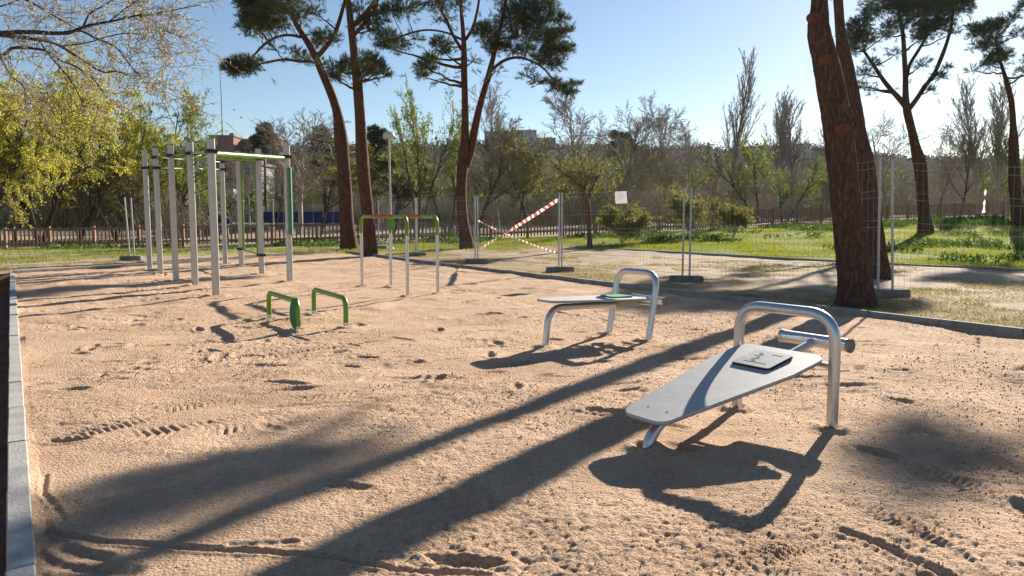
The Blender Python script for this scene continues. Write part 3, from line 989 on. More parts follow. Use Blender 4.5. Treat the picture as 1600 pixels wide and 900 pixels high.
# ------------------------------------------------------------------ parallel bars
def parallel_bars():
    pts = [gnd(566, 446), gnd(637, 462), gnd(611, 446), gnd(684, 459.5)]
    c = (pts[0] + pts[3]) / 2
    root = thing('parallel_bars', c, 'chest-high parallel bars of steel legs with lime green bends and brown grips', 'exercise bars')
    h = 1.42
    for k, (a, b) in enumerate(((pts[0], pts[1]), (pts[2], pts[3]))):
        a = a.copy(); b = b.copy(); z = min(a.z, b.z)
        e = (b - a); e.z = 0
        full = bezier_arc([a, Vector((a.x, a.y, h)), Vector((b.x, b.y, h)), b], 0.17, 7)
        # steel legs, green bends, brown grip
        for p in (a, b):
            G().tube([p + Vector((0, 0, -0.2)), Vector((p.x, p.y, h - 0.34))], 0.031, 12).build('leg', M_STEEL, root)
            FEET.append((p.x, p.y, 0.05))
        for p, q in ((a, b), (b, a)):
            d = Vector((q.x - p.x, q.y - p.y, 0)).normalized()
            G().tube(bezier_arc([Vector((p.x, p.y, h - 0.34)), Vector((p.x, p.y, h)), Vector((p.x, p.y, h)) + d * 0.62], 0.17, 8), 0.033, 14).build('green_bend', M_GREEN, root)
        d = Vector((b.x - a.x, b.y - a.y, 0)).normalized()
        L = Vector((b.x - a.x, b.y - a.y, 0)).length
        G().tube([Vector((a.x, a.y, h)) + d * 0.62, Vector((a.x, a.y, h)) + d * (L - 0.62)], 0.036, 14).build('grip', M_RUST, root)
        if k == 0:
            for s in (0,):
                G().tube([Vector((a.x, a.y, h)) - d * 0.035, Vector((a.x, a.y, h)) - d * 0.0], 0.03, 10).build('end_cap', M_BLACK, root)
    # green panel on the far leg
    p = pts[2]
    prof = [(-0.02, 0), (0.05, -0.09), (0.13, 0.0), (0.14, 0.22), (-0.05, 0.22), (-0.06, 0.0)]
    prof = [(-0.05, 0.24), (-0.05, 0.07), (-0.01, 0.02), (0.05, 0.02), (0.09, 0.08), (0.09, 0.24)]
    G().prism(prof, (Vector((p.x, p.y - 0.045, 1.12)), (1, 0, 0), (0, 0, 1), (0, -1, 0)), -0.006, 0.012).build('green_panel', M_BGREEN, root)
parallel_bars()

# ------------------------------------------------------------------ pull-up rig
def pull_up_rig():
    P = {}
    top = {}
    data = {1: (234, 420.5, 234), 2: (251, 428, 231), 3: (275, 437.5, 226), 4: (305, 446, 221.5), 5: (338, 463, 216), 6: (352, 412, 253), 7: (377.5, 417.5, 236), 8: (409, 427.5, 232), 9: (453, 439, 227)}
    for k, (u, v, t) in data.items():
        p = gnd(u, v); P[k] = p
        top[k] = at(u, t, p.y).z
    def zat(k, v):
        return at(data[k][0], v, P[k].y).z
    c = (P[1] + P[5]) / 2
    root = thing('pull_up_rig', (c.x, c.y, c.z), 'tall calisthenics rig of nine grey posts joined by green pull-up bars', 'exercise rig')
    rot = math.atan2(P[1].y - P[5].y, P[1].x - P[5].x)
    ex = (math.cos(rot), math.sin(rot), 0); ey = (-math.sin(rot), math.cos(rot), 0)
    posts = {}
    for k in P:
        b = P[k]
        g = G().prism(round_rect(0.125, 0.125, 0.034, 6), ((b.x, b.y, 0), ex, ey, (0, 0, 1)), b.z - 0.3, top[k] - 0.012, smooth=False)
        posts[k] = g.build('post', M_ALU, root)
        G().prism(round_rect(0.118, 0.118, 0.03, 4), ((b.x, b.y, 0), ex, ey, (0, 0, 1)), top[k] - 0.011, top[k]).build('post_cap', M_DGREEN, posts[k])
        FEET.append((b.x, b.y, 0.10))
    clamps = {1: [262.5], 2: [246, 262.5], 3: [243.5], 4: [240], 5: [236.5], 6: [265], 7: [249.5, 389], 8: [248.5, 398.5], 9: [245]}
    Z = {}
    for k, vs in clamps.items():
        for i, v in enumerate(vs):
            z = zat(k, v); Z[(k, i)] = z
            b = P[k]
            oct_ = [(0.135, 0.0), (0.10, 0.095), (-0.10, 0.095), (-0.135, 0.0), (-0.10, -0.095), (0.10, -0.095)]
            G().prism(oct_, ((b.x, b.y, 0), ex, ey, (0, 0, 1)), z - 0.032, z + 0.032).build('clamp', M_BLACK, posts[k])
    Z[(6, 1)] = zat(6, 253.5)
    b = P[6]
    G().prism([(0.12, 0.0), (0.09, 0.08), (-0.09, 0.08), (-0.12, 0.0), (-0.09, -0.08), (0.09, -0.08)], ((b.x, b.y, 0), ex, ey, (0, 0, 1)), Z[(6, 1)] - 0.03, Z[(6, 1)] + 0.028).build('clamp', M_BLACK, posts[6])
    def V3(k, i): return Vector((P[k].x, P[k].y, Z[(k, i)]))
    def bar(a, b, r, m, name='pull_up_bar'):
        d = (b - a).normalized() * 0.06
        G().tube([a + d, b - d], r, 10).build(name, m, root)
    bar(V3(5, 0) - Vector((0, 0, .03)), V3(9, 0) - Vector((0, 0, .03)), 0.042, M_GREEN)
    bar(V3(4, 0) - Vector((0, 0, .03)), V3(8, 0) - Vector((0, 0, .03)), 0.042, M_GREEN)
    bar(V3(3, 0), V3(7, 0), 0.022, M_GREEN)
    bar(V3(2, 0), V3(6, 1), 0.020, M_GREEN)
    bar(V3(2, 1), V3(6, 0), 0.018, M_GREEN)
    bar(V3(1, 0), V3(6, 0), 0.018, M_GREEN)
    bar(V3(4, 0), V3(5, 0), 0.020, M_STEEL)
    bar(V3(3, 0), V3(4, 0), 0.020, M_GREEN)
    bar(V3(2, 0), V3(3, 0), 0.020, M_GREEN)
    bar(V3(7, 0), V3(8, 0), 0.020, M_GREEN)
    bar(V3(8, 0), V3(9, 0), 0.018, M_GREEN)
    # monkey ladder between the third and the fourth crossing
    a0, a1, b0, b1 = V3(3, 0), V3(7, 0), V3(4, 0), V3(8, 0)
    c0, c1 = V3(5, 0), V3(9, 0)
    for t in np.linspace(0.08, 0.72, 7):
        p = b0.lerp(b1, t); q = c0.lerp(c1, t)
        G().tube([p, q], 0.028, 8).build('rung', M_GREEN, root)
    for t in np.linspace(0.15, 0.9, 6):
        G().tube([a0.lerp(a1, t), b0.lerp(b1, t)], 0.019, 8).build('rung', M_GREEN, root)
    # climbing frame between posts seven and eight
    lo7, lo8 = V3(7, 1), V3(8, 1)
    bar(lo7, lo8, 0.02, M_GREEN, 'low_bar')
    for (kk, t) in ((7, 0.16), (8, 0.86)):
        p0 = lo7.lerp(lo8, t); p1 = V3(7, 0).lerp(V3(8, 0), t)
        G().tube([p0, p1], 0.032, 10).build('upright_tube', M_GREEN, root)
    # dark green information panel on post nine, nearly edge-on
    p = P[9]
    z0, z1 = zat(9, 367), zat(9, 262)
    d = Vector((p.x + 0.02, p.y, 0)).normalized()
    pn = Vector((p.x + 1.1, p.y, 0)).normalized() * 0.36
    s = Vector((p.x + 0.10, p.y - 0.10, 0))
    e = pn.normalized(); nn = Vector((e.y, -e.x, 0))
    pan = G().prism(round_rect(0.40, z1 - z0, 0.05, 4), ((s.x + pn.x * 0.35, s.y + pn.y * 0.35, (z0 + z1) / 2), e, (0, 0, 1), nn), -0.015, 0.015).build('information_panel', M_DGREEN, root)
    for zz in (z0 + 0.05, (z0 + z1) / 2 + 0.1, z1 - 0.05):
        G().cbox((p.x, p.y, zz), (0.15, 0.15, 0.02), rot, 0.03).build('strap', M_GALV, root)
pull_up_rig()
build_sand()
sand_crumbs()

# ------------------------------------------------------------------ picket fence
def picket_fence(name, pts, label, spacing, bay, h):
    P = [Vector((p.x, p.y, 0)) for p in pts]
    seg = [(b - a).length for a, b in zip(P[:-1], P[1:])]
    tot = sum(seg)
    def pos(s):
        for a, b, L in zip(P[:-1], P[1:], seg):
            if s <= L + 1e-6:
                q = a.lerp(b, s / L)
                return q, math.atan2(b.y - a.y, b.x - a.x)
            s -= L
        return P[-1], math.atan2(P[-1].y - P[-2].y, P[-1].x - P[-2].x)
    o, _ = pos(0)
    oz = float(H(o.x, o.y))
    root = thing(name, (o.x, o.y, oz), label, 'fence', 'low wooden picket fence runs')
    rg = np.random.default_rng(len(pts) + 40)
    pm = G().cbox((0, 0, 0.52 * h), (0.14, 0.14, 1.14 * h), 0, 0.02).mesh('fence_post', M_WOOD)
    km = [G().cbox((0, 0, h / 2 - 0.02), (w, 0.028, h - 0.14), 0, 0.006).mesh('picket', M_WOOD) for w in (0.078, 0.086, 0.072)]
    def put(nm, me, q, a, dz, off=0.0, rx=0.0):
        ob = bpy.data.objects.new(nm, me)
        n = Vector((-math.sin(a), math.cos(a), 0)) * off
        z = float(H(q.x, q.y))
        ob.parent = root
        ob.location = (q.x + n.x - o.x, q.y + n.y - o.y, z + dz - oz)
        ob.rotation_euler = (rx, rg.normal() * 0.012, a)
        COL.objects.link(ob)
    nb = int(tot / bay)
    bay = tot / nb
    for i in range(nb + 1):
        q, a = pos(i * bay)
        put('fence_post', pm, q, a, -0.04 + rg.uniform(-0.02, 0.02))
    per = int(bay / spacing)
    for i in range(nb):
        for k in range(1, per):
            s = i * bay + bay * k / per + rg.normal() * 0.008
            q, a = pos(s)
            put('picket', km[rg.integers(3)], q, a, 0.05 + rg.uniform(-0.012, 0.012), -0.04, rg.normal() * 0.01)
        q0, _ = pos(i * bay); q1, _ = pos((i + 1) * bay)
        for zz, hh in ((0.26 * h, 0.085), (0.94 * h, 0.075)):
            z0 = float(H(q0.x, q0.y)) + zz; z1 = float(H(q1.x, q1.y)) + zz
            g = G()
            e = Vector((q1.x - q0.x, q1.y - q0.y, z1 - z0)); L = e.length; e.normalize()
            nn = Vector((-e.y, e.x, 0)).normalized()
            up = e.cross(nn)
            if up.z < 0: up = -up
            wd = 0.045 if zz < 0.5 * h else 0.10
            g.prism([(-wd / 2, -hh / 2), (wd / 2, -hh / 2), (wd / 2, hh / 2), (-wd / 2, hh / 2)], (Vector((q0.x, q0.y, z0)) + nn * 0.02, nn, up, e), 0.0, L)
            g.build('rail', M_WOOD, root)
picket_fence('picket_fence', FENCE[:6], 'brown picket fence run behind the pull-up rig and paired pines', 0.195, 2.05, 1.0)
picket_fence('picket_fence', FENCE[5:], 'brown picket fence run along the top of the green lawn', 0.19, 2.1, 1.15)

# ------------------------------------------------------------------ temporary mesh fence
def foot_block(p, rz, label):
    o = thing('concrete_foot', p, label, 'fence foot', 'concrete feet of the temporary fence')
    g = G()
    prof = [(-0.36, 0.0), (0.36, 0.0), (0.35, 0.115), (0.30, 0.135), (-0.30, 0.135), (-0.35, 0.115)]
    ex = (math.cos(rz), math.sin(rz), 0); ey = (0, 0, 1); ez = (-math.sin(rz), math.cos(rz), 0)
    g.prism(prof, (p, ex, ey, ez), -0.115, 0.115).build('block', M_CONCD, o)
    for s in (-0.1, 0.1):
        G().prism([(0.03 * math.cos(q), 0.03 * math.sin(q)) for q in np.arange(10) / 10 * 6.283], ((p.x + ex[0] * s, p.y + ex[1] * s, p.z), (1, 0, 0), (0, 1, 0), (0, 0, 1)), 0.13, 0.139).build('socket', M_BLACK, o)
    return o
def mesh_panel(a, b, label, topa=None, topb=None, hgt=2.05, dv=0.10, sag=0.0):
    """wire panel between two tubular posts standing at ground points a, b"""
    root = thing('temporary_fence', a, label, 'temporary fence', 'temporary wire fence panels')
    base = 0.13
    A0 = a + Vector((0, 0, base - 0.05)); B0 = b + Vector((0, 0, base - 0.05))
    A1 = (topa if topa is not None else a + Vector((0, 0, hgt)))
    B1 = (topb if topb is not None else b + Vector((0, 0, hgt)))
    G().tube([A0, A1], 0.022, 10).build('post', M_GALV, root)
    G().tube([B0, B1], 0.022, 10).build('post', M_GALV, root)
    hts = []
    for zc in (0.10, 0.42, 0.52, 0.98, 1.08, 1.42, 1.52, 1.86, 1.97):
        hts.append(zc / 2.0)
    g = G()
    P0, P1 = [], []
    for t in hts:
        p = A0.lerp(A1, t); q = B0.lerp(B1, t)
        for k in range(6):
            f0, f1 = k / 6, (k + 1) / 6
            s0 = -sag * math.sin(f0 * math.pi); s1 = -sag * math.sin(f1 * math.pi)
            P0.append(p.lerp(q, f0) + Vector((0, 0, s0))); P1.append(p.lerp(q, f1) + Vector((0, 0, s1)))
    g.segs([tuple(v) for v in P0], [tuple(v) for v in P1], np.full(len(P0), 0.0026), np.full(len(P0), 0.0026), 4)
    L = (b - a).length
    n = int(L / dv)
    P0, P1 = [], []
    nn = Vector((-(b - a).y, (b - a).x, 0)).normalized() * 0.012
    for k in range(1, n):
        f = k / n
        bot = A0.lerp(B0, f) + (A1.lerp(B1, f) - A0.lerp(B0, f)) * 0.04
        topp = A0.lerp(B0, f) + (A1.lerp(B1, f) - A0.lerp(B0, f)) * 0.985
        # bent-in folds of the panel
        prev = bot
        for t, off in ((0.21, 0), (0.235, 1), (0.26, 0), (0.49, 0), (0.515, 1), (0.54, 0), (0.71, 0), (0.735, 1), (0.76, 0), (1.0, 0)):
            nx_ = bot.lerp(topp, t) + nn * off
            P0.append(tuple(prev)); P1.append(tuple(nx_)); prev = nx_
    g.segs(P0, P1, np.full(len(P0), 0.0018), np.full(len(P0), 0.0018), 3)
    g.build('wire_mesh', M_WIRE, root)
    return root, (A0, A1, B0, B1)

HP = {'p207': gnd(206, 406), 'p592': gnd(592, 389), 'p650': gnd(650, 400), 'p745': gnd(745, 411), 'p875': gnd(875, 424.5), 'p1072': gnd(1072, 440), 'p1375': gnd(1378, 464)}
dirR = (HP['p1375'] - HP['p875']).normalized()
nxt = HP['p1375'] + Vector((2.6, -3.2, 0)); nxt.z = float(H(nxt.x, nxt.y))
nx2 = nxt + Vector((2.6, -3.2, 0)); nx2.z = float(H(nx2.x, nx2.y))
rzf = math.atan2(dirR.y, dirR.x)
foot_block(HP['p207'], 0.0, 'grey concrete foot left of the rig, holding two thin posts')
foot_block(HP['p592'], 0.0, 'concrete foot beside the right-hand paired pine, seen behind the parallel bars')
foot_block(HP['p650'], 0.1, 'concrete foot just behind the parallel bars')
foot_block(HP['p745'], 0.15, 'concrete foot below the left end of the striped tape')
foot_block(HP['p875'], 0.1, 'concrete foot below the right end of the striped tape')
foot_block(HP['p1072'], 0.05, 'concrete foot of the double post behind the farther bench')
foot_block(HP['p1375'] + Vector((0.12, 0.0, 0)), 0.25, 'concrete foot tucked against the big pine trunk')
off = dirR * 0.09
back1 = HP['p592'].lerp(HP['p207'], 0.34); back2 = HP['p592'].lerp(HP['p207'], 0.67)
for q in (back1, back2): q.z = float(H(q.x, q.y))
t207 = at(195, 307, HP['p207'].y)
pl, pr_ = HP['p207'] + Vector((-0.06, 0, 0)), HP['p207'] + Vector((0.09, 0, 0))
lone = thing('fence_posts', HP['p207'], 'two thin leaning steel posts standing left of the pull-up rig', 'fence posts')
G().tube([pl + Vector((0.0, 0, 0.1)), at(194.5, 308, pl.y)], 0.022, 10).build('post', M_GALV, lone)
G().tube([pr_ + Vector((0.0, 0, 0.1)), at(204.5, 309, pr_.y)], 0.022, 10).build('post', M_GALV, lone)
G().tube([pl.lerp(pr_, -0.1) + Vector((0, 0, 0.25)), pl.lerp(pr_, 1.1) + Vector((0, 0, 0.25))], 0.012, 8).build('coupler', M_GALV, lone)
mesh_panel(HP['p592'], HP['p650'], 'wire fence panel crossing in front of the paired pine trunks')
mesh_panel(HP['p650'] + Vector((0.05, -0.05, 0)), HP['p745'] - Vector((0.05, -0.05, 0)), 'wire fence panel in front of the forked middle pine')
mesh_panel(HP['p745'] + Vector((0.03, -0.03, 0)), HP['p875'] + Vector((-0.03, 0.03, 0)), 'wire fence panel crossed by an X of red and white tape')
mesh_panel(HP['p875'] + Vector((0.04, -0.04, 0)), HP['p1072'] + Vector((-0.07, 0.05, 0)), 'wire fence panel with the white paper notice')
big_a = HP['p1375']
mesh_panel(HP['p1072'] + Vector((0.06, -0.05, 0)), big_a + Vector((-0.05, 0.05, 0)), 'wire fence panel between double post and big pine', topb=at(1375, 247, big_a.y))
mesh_panel(big_a + Vector((0.16, -0.05, 0)), nxt, 'wire fence panel right of the big pine, a scrap of tape on it', topa=at(1394, 250, big_a.y), sag=0.03)

# striped barrier tape
def tape(name, a, b, label, w=0.075, twist=2.0, sag=0.05, n=44, stripes=22, root=None):
    g = G()
    e = (b - a)
    side = Vector((-e.y, e.x, 0)).normalized()
    vs = []
    for i in range(n * 2 + 1):
        t = i / (n * 2)
        p = a.lerp(b, t) - Vector((0, 0, sag * math.sin(t * math.pi)))
        an = math.sin(t * twist * 6.28) * 0.9 + 0.5 * math.sin(t * 17)
        d = (Vector((0, 0, 1)) * math.cos(an) + side * math.sin(an)) * (w / 2)
        vs.append(tuple(p - d)); vs.append(tuple(p + d))
    fs = np.array([[2 * i, 2 * i + 1, 2 * i + 3, 2 * i + 2] for i in range(n * 2)])
    par = np.array([int((i / (n * 2)) * stripes * 2) % 2 for i in range(n * 2)])
    g.add(vs, fs[par == 0], 0, True)
    g.f4.append(fs[par == 1]); g.m4.append(np.full((par == 1).sum(), 1)); g.s4.append(np.full((par == 1).sum(), True))
    return tag(g.build(name, [M_TWHITE, M_RED], None), label, 'tape', 'red and white barrier tape')
p7, p8 = HP['p745'], HP['p875']
fr = Vector((0, -0.06, 0))
tape('barrier_tape', at(872, 312, p8.y) + fr, at(749, 389, p7.y) + fr, 'wide red and white tape rising to the right in the X', 0.095, 1.0, 0.02, 44, 19)
tape('barrier_tape', at(748, 345, p7.y) + fr * 1.6, at(871, 395, p8.y) + fr * 1.6, 'thin red and white tape falling to the right in the X', 0.05, 2.2, 0.06, 44, 22)
sp = big_a.lerp(nxt, 0.32)
def on_panel(u, v):
    a, b = ray(u, v)
    # intersect the sight line with the panel's vertical plane
    A = big_a + Vector((0.16, -0.05, 0)); e = nxt - A
    D = (A.x * e.y - A.y * e.x) / (a * e.y - e.x)
    return Vector((a * D, D - 0.03, CAMH + b * D))
q0, q1 = on_panel(1538, 296), on_panel(1535, 333)
g = G()
ws = [0.010, 0.024, 0.02, 0.008, 0.02, 0.036, 0.052, 0.04]
vs = []
for i, w in enumerate(ws):
    t = i / (len(ws) - 1)
    p = q0.lerp(q1, t)
    vs += [tuple(p + Vector((-w / 2, 0.02 * math.sin(i * 2), 0))), tuple(p + Vector((w / 2, -0.02 * math.sin(i * 2), 0.01 * (i % 2))))]
g.add(vs, [[2 * i, 2 * i + 1, 2 * i + 3, 2 * i + 2] for i in range(len(ws) - 1)], 0, True)
g.m4[-1] = np.array([0, 0, 1, 0, 0, 0, 0])
tag(g.build('barrier_tape', [M_TWHITE, M_RED]), 'scrap of pale tape knotted to the wires right of the big pine', 'tape', 'red and white barrier tape')

# paper notice on the mesh
def notice():
    a, b = HP['p875'], HP['p1072']
    def on(u, v):
        ra, rb = ray(u, v)
        e = b - a
        D = (a.x * e.y - a.y * e.x) / (ra * e.y - e.x)
        return Vector((ra * D, D, CAMH + rb * D))
    tl, tr_, br, bl = on(962, 299.5), on(980, 298.5), on(981.5, 317.5), on(963, 318.5)
    n = (tr_ - tl).cross(bl - tl).normalized()
    if n.y > 0: n = -n
    o_ = n * 0.03
    root = thing('paper_notice', (bl + br) / 2, 'white paper notice tied to the wire fence', 'notice')
    g = G(); v = [bl + o_, br + o_, tr_ + o_, tl + o_, bl + o_ * 0.85, br + o_ * 0.85, tr_ + o_ * 0.85, tl + o_ * 0.85]
    g.add([tuple(q) for q in v], [[0, 1, 2, 3], [7, 6, 5, 4], [0, 4, 5, 1], [1, 5, 6, 2], [2, 6, 7, 3], [3, 7, 4, 0]], 0, False)
    g.build('sheet', mat('paper', (0.80, 0.80, 0.79), 0.7, trans=0.3), root)
    ink = G()
    for i, (t, l) in enumerate(((0.12, 0.55), (0.2, 0.62), (0.32, 0.75), (0.4, 0.7), (0.48, 0.5), (0.6, 0.66), (0.68, 0.4))):
        p = tl.lerp(bl, t) + (tr_ - tl) * 0.14; q = p + (tr_ - tl) * l * 0.95
        d = (bl - tl) * 0.010
        o2 = n * 0.033
        ink.add([tuple(p + o2 + d), tuple(q + o2 + d), tuple(q + o2 - d), tuple(p + o2 - d)], [[0, 1, 2, 3]], 0, False)
    ink.build('print', mat('faded_ink', (0.42, 0.42, 0.44), 0.8), root)
notice()

# ------------------------------------------------------------------ park lamp
def park_lamp():
    b = gnd(611, 389)
    D = b.y
    root = thing('park_lamp', b, 'slim park lamp with white domed head beside the paired pines', 'lamp')
    topz = at(608.5, 215, D).z
    G().tube([b + Vector((0, 0, -0.1)), Vector((b.x, b.y, b.z + 0.9)), Vector((b.x - 0.02, b.y, topz))], [0.06, 0.055, 0.038], 10).build('pole', M_GALV, root)
    G().tube([b + Vector((0, 0, -0.02)), b + Vector((0, 0, 0.06))], [0.14, 0.11], 12).build('base', M_GALV, root)
    c = Vector((b.x - 0.02, b.y, topz))
    rad = 9.5 * D / F
    pr = [(0.01, 0.42), (0.3, 0.40), (0.6, 0.32), (0.85, 0.16), (0.98, -0.06), (1.0, -0.22), (0.93, -0.34), (0.6, -0.42), (0.2, -0.45)]
    g = G(); n = 18; V = []
    for r_, z in pr:
        for k in range(n):
            a = k / n * 6.2832
            V.append((c.x + rad * r_ * math.cos(a), c.y + rad * r_ * math.sin(a), c.z + 0.12 + rad * z * 1.3))
    i = np.arange(len(pr) - 1)[:, None] * n; j = np.arange(n)[None]; k = (j + 1) % n
    g.add(V, np.stack([i + j, i + n + j, i + n + k, i + k], -1).reshape(-1, 4))
    g.build('lamp_head', mat('lamp_dome', (0.62, 0.61, 0.60), 0.4), root)
park_lamp()

# ------------------------------------------------------------------ pines
def spline(pts, n):
    """smooth resample of 4-d points (x, y, z, r)"""
    P = np.asarray(pts, float)
    if len(P) < 3:
        t = np.linspace(0, 1, n)[:, None]
        return P[0] * (1 - t) + P[-1] * t
    d = np.concatenate([[0], np.cumsum(np.linalg.norm(np.diff(P[:, :3], axis=0), axis=1))])
    s = np.linspace(0, d[-1], n)
    m = np.gradient(P, d, axis=0)
    k = np.clip(np.searchsorted(d, s, side='right') - 1, 0, len(P) - 2)
    h = (d[k + 1] - d[k])[:, None]
    t = ((s - d[k]) / h[:, 0])[:, None]
    return ((2 * t**3 - 3 * t**2 + 1) * P[k] + (t**3 - 2 * t**2 + t) * h * m[k] + (-2 * t**3 + 3 * t**2) * P[k + 1] + (t**3 - t**2) * h * m[k + 1])

def trunk_tube(g, pts, n=14, rings=30, rough=0.06, seed=1, freq=9.0, plates=0.0):
    S = spline(pts, rings)
    P = S[:, :3]; rr = S[:, 3]
    T = np.gradient(P, axis=0); T /= np.linalg.norm(T, axis=1)[:, None]
    u = np.cross(T, np.array([0, 1.0, 0])); u /= np.linalg.norm(u, axis=1)[:, None]
    w = np.cross(T, u)
    a = np.arange(n) / n * 2 * np.pi
    d = np.concatenate([[0], np.cumsum(np.linalg.norm(np.diff(P, axis=0), axis=1))])
    A, Dd = np.meshgrid(a, d)
    # periodic noise round the stem
    nx = np.cos(A) * 1.3; ny = np.sin(A) * 1.3
    nz = vnoise(nx * 2.2 + 7, ny * 2.2 + Dd * 1.1, seed) * 1.2 + vnoise(nx * freq + 3, ny * freq + Dd * freq * 0.32, seed + 1) * 0.9
    if plates:
        fis = np.abs(vnoise(A * 2.9 / 1.0 + 0 * Dd + 0.6 * vnoise(Dd * 5, A * 2, seed + 5), Dd * 4.5, seed + 3))
        nz = nz - plates * np.exp(-(fis / 0.07) ** 2) + 0.5 * vnoise(A * 6, Dd * 14, seed + 4)
    Rr = rr[:, None] * (1 + rough * nz)
    V = P[:, None] + Rr[..., None] * (np.cos(A)[..., None] * u[:, None] + np.sin(A)[..., None] * w[:, None])
    i = np.arange(rings - 1)[:, None] * n; j = np.arange(n)[None]; k = (j + 1) % n
    f = np.stack([i + j, i + k, i + n + k, i + n + j], -1).reshape(-1, 4)
    g.add(V.reshape(-1, 3), f, 0, True)
    return S

def needle_clump(gn, gt, c, r, rg, dens=1.0, flat=0.7, nl=0.17, nw=0.017, anchor=None):
    """a bough end: twigs radiating from its heart with tufts of needles on them"""
    c = np.asarray(c, float)
    r = r * 1.22
    nt = int(max(8, 185 * dens * (r / 0.8) ** 2))
    d = rg.normal(size=(nt, 3)); d[:, 2] = d[:, 2] * 0.8 + 0.35
    d /= np.linalg.norm(d, axis=1)[:, None]
    rad = r * rg.uniform(0.25, 1.0, nt) ** 0.55
    # ragged outline: several lobes
    lob = 1 + 0.45 * (vnoise(d[:, 0] * 2.3 + c[0], d[:, 2] * 2.3 + c[2] + d[:, 1] * 1.7, 5))
    tip = c + d * (rad * lob)[:, None] * np.array([1, 1, flat])
    root_ = c + d * (rad * 0.25)[:, None] * np.array([1, 1, flat]) - np.array([0, 0, 0.12 * r])
    sel = rg.random(nt) < 0.45
    gt.slivers(root_[sel], tip[sel], np.full(sel.sum(), 0.022), 1, rg)
    k = 16
    td = d * 0.55 + np.array([0, 0, 0.45])
    nd = td[:, None] + rg.normal(size=(nt, k, 3)) * 0.62
    nd /= np.linalg.norm(nd, axis=2)[..., None]
    L = nl * rg.uniform(0.7, 1.25, (nt, k, 1))
    st = tip[:, None] - d[:, None] * rg.uniform(0, 0.16, (nt, k, 1))
    gn.slivers(st.reshape(-1, 3), (st + nd * L).reshape(-1, 3), np.full(nt * k, nw), 0, rg)

def limb(g, a, b, r0, r1, rg, bow=0.12, n=7, rings=9):
    a = np.asarray(a, float); b = np.asarray(b, float)
    L = np.linalg.norm(b - a)
    m = (a + b) / 2 + np.array([rg.normal() * bow * L * 0.5, rg.normal() * bow * L * 0.5, -bow * L * rg.uniform(0.2, 1.0)])
    t = np.linspace(0, 1, rings)[:, None]
    P = (1 - t) ** 2 * a + 2 * t * (1 - t) * m + t * t * b
    P[1:-1] += rg.normal(size=(rings - 2, 3)) * 0.012 * L
    g.tube(P, np.linspace(r0, r1, rings), n, cap=False)
    return P

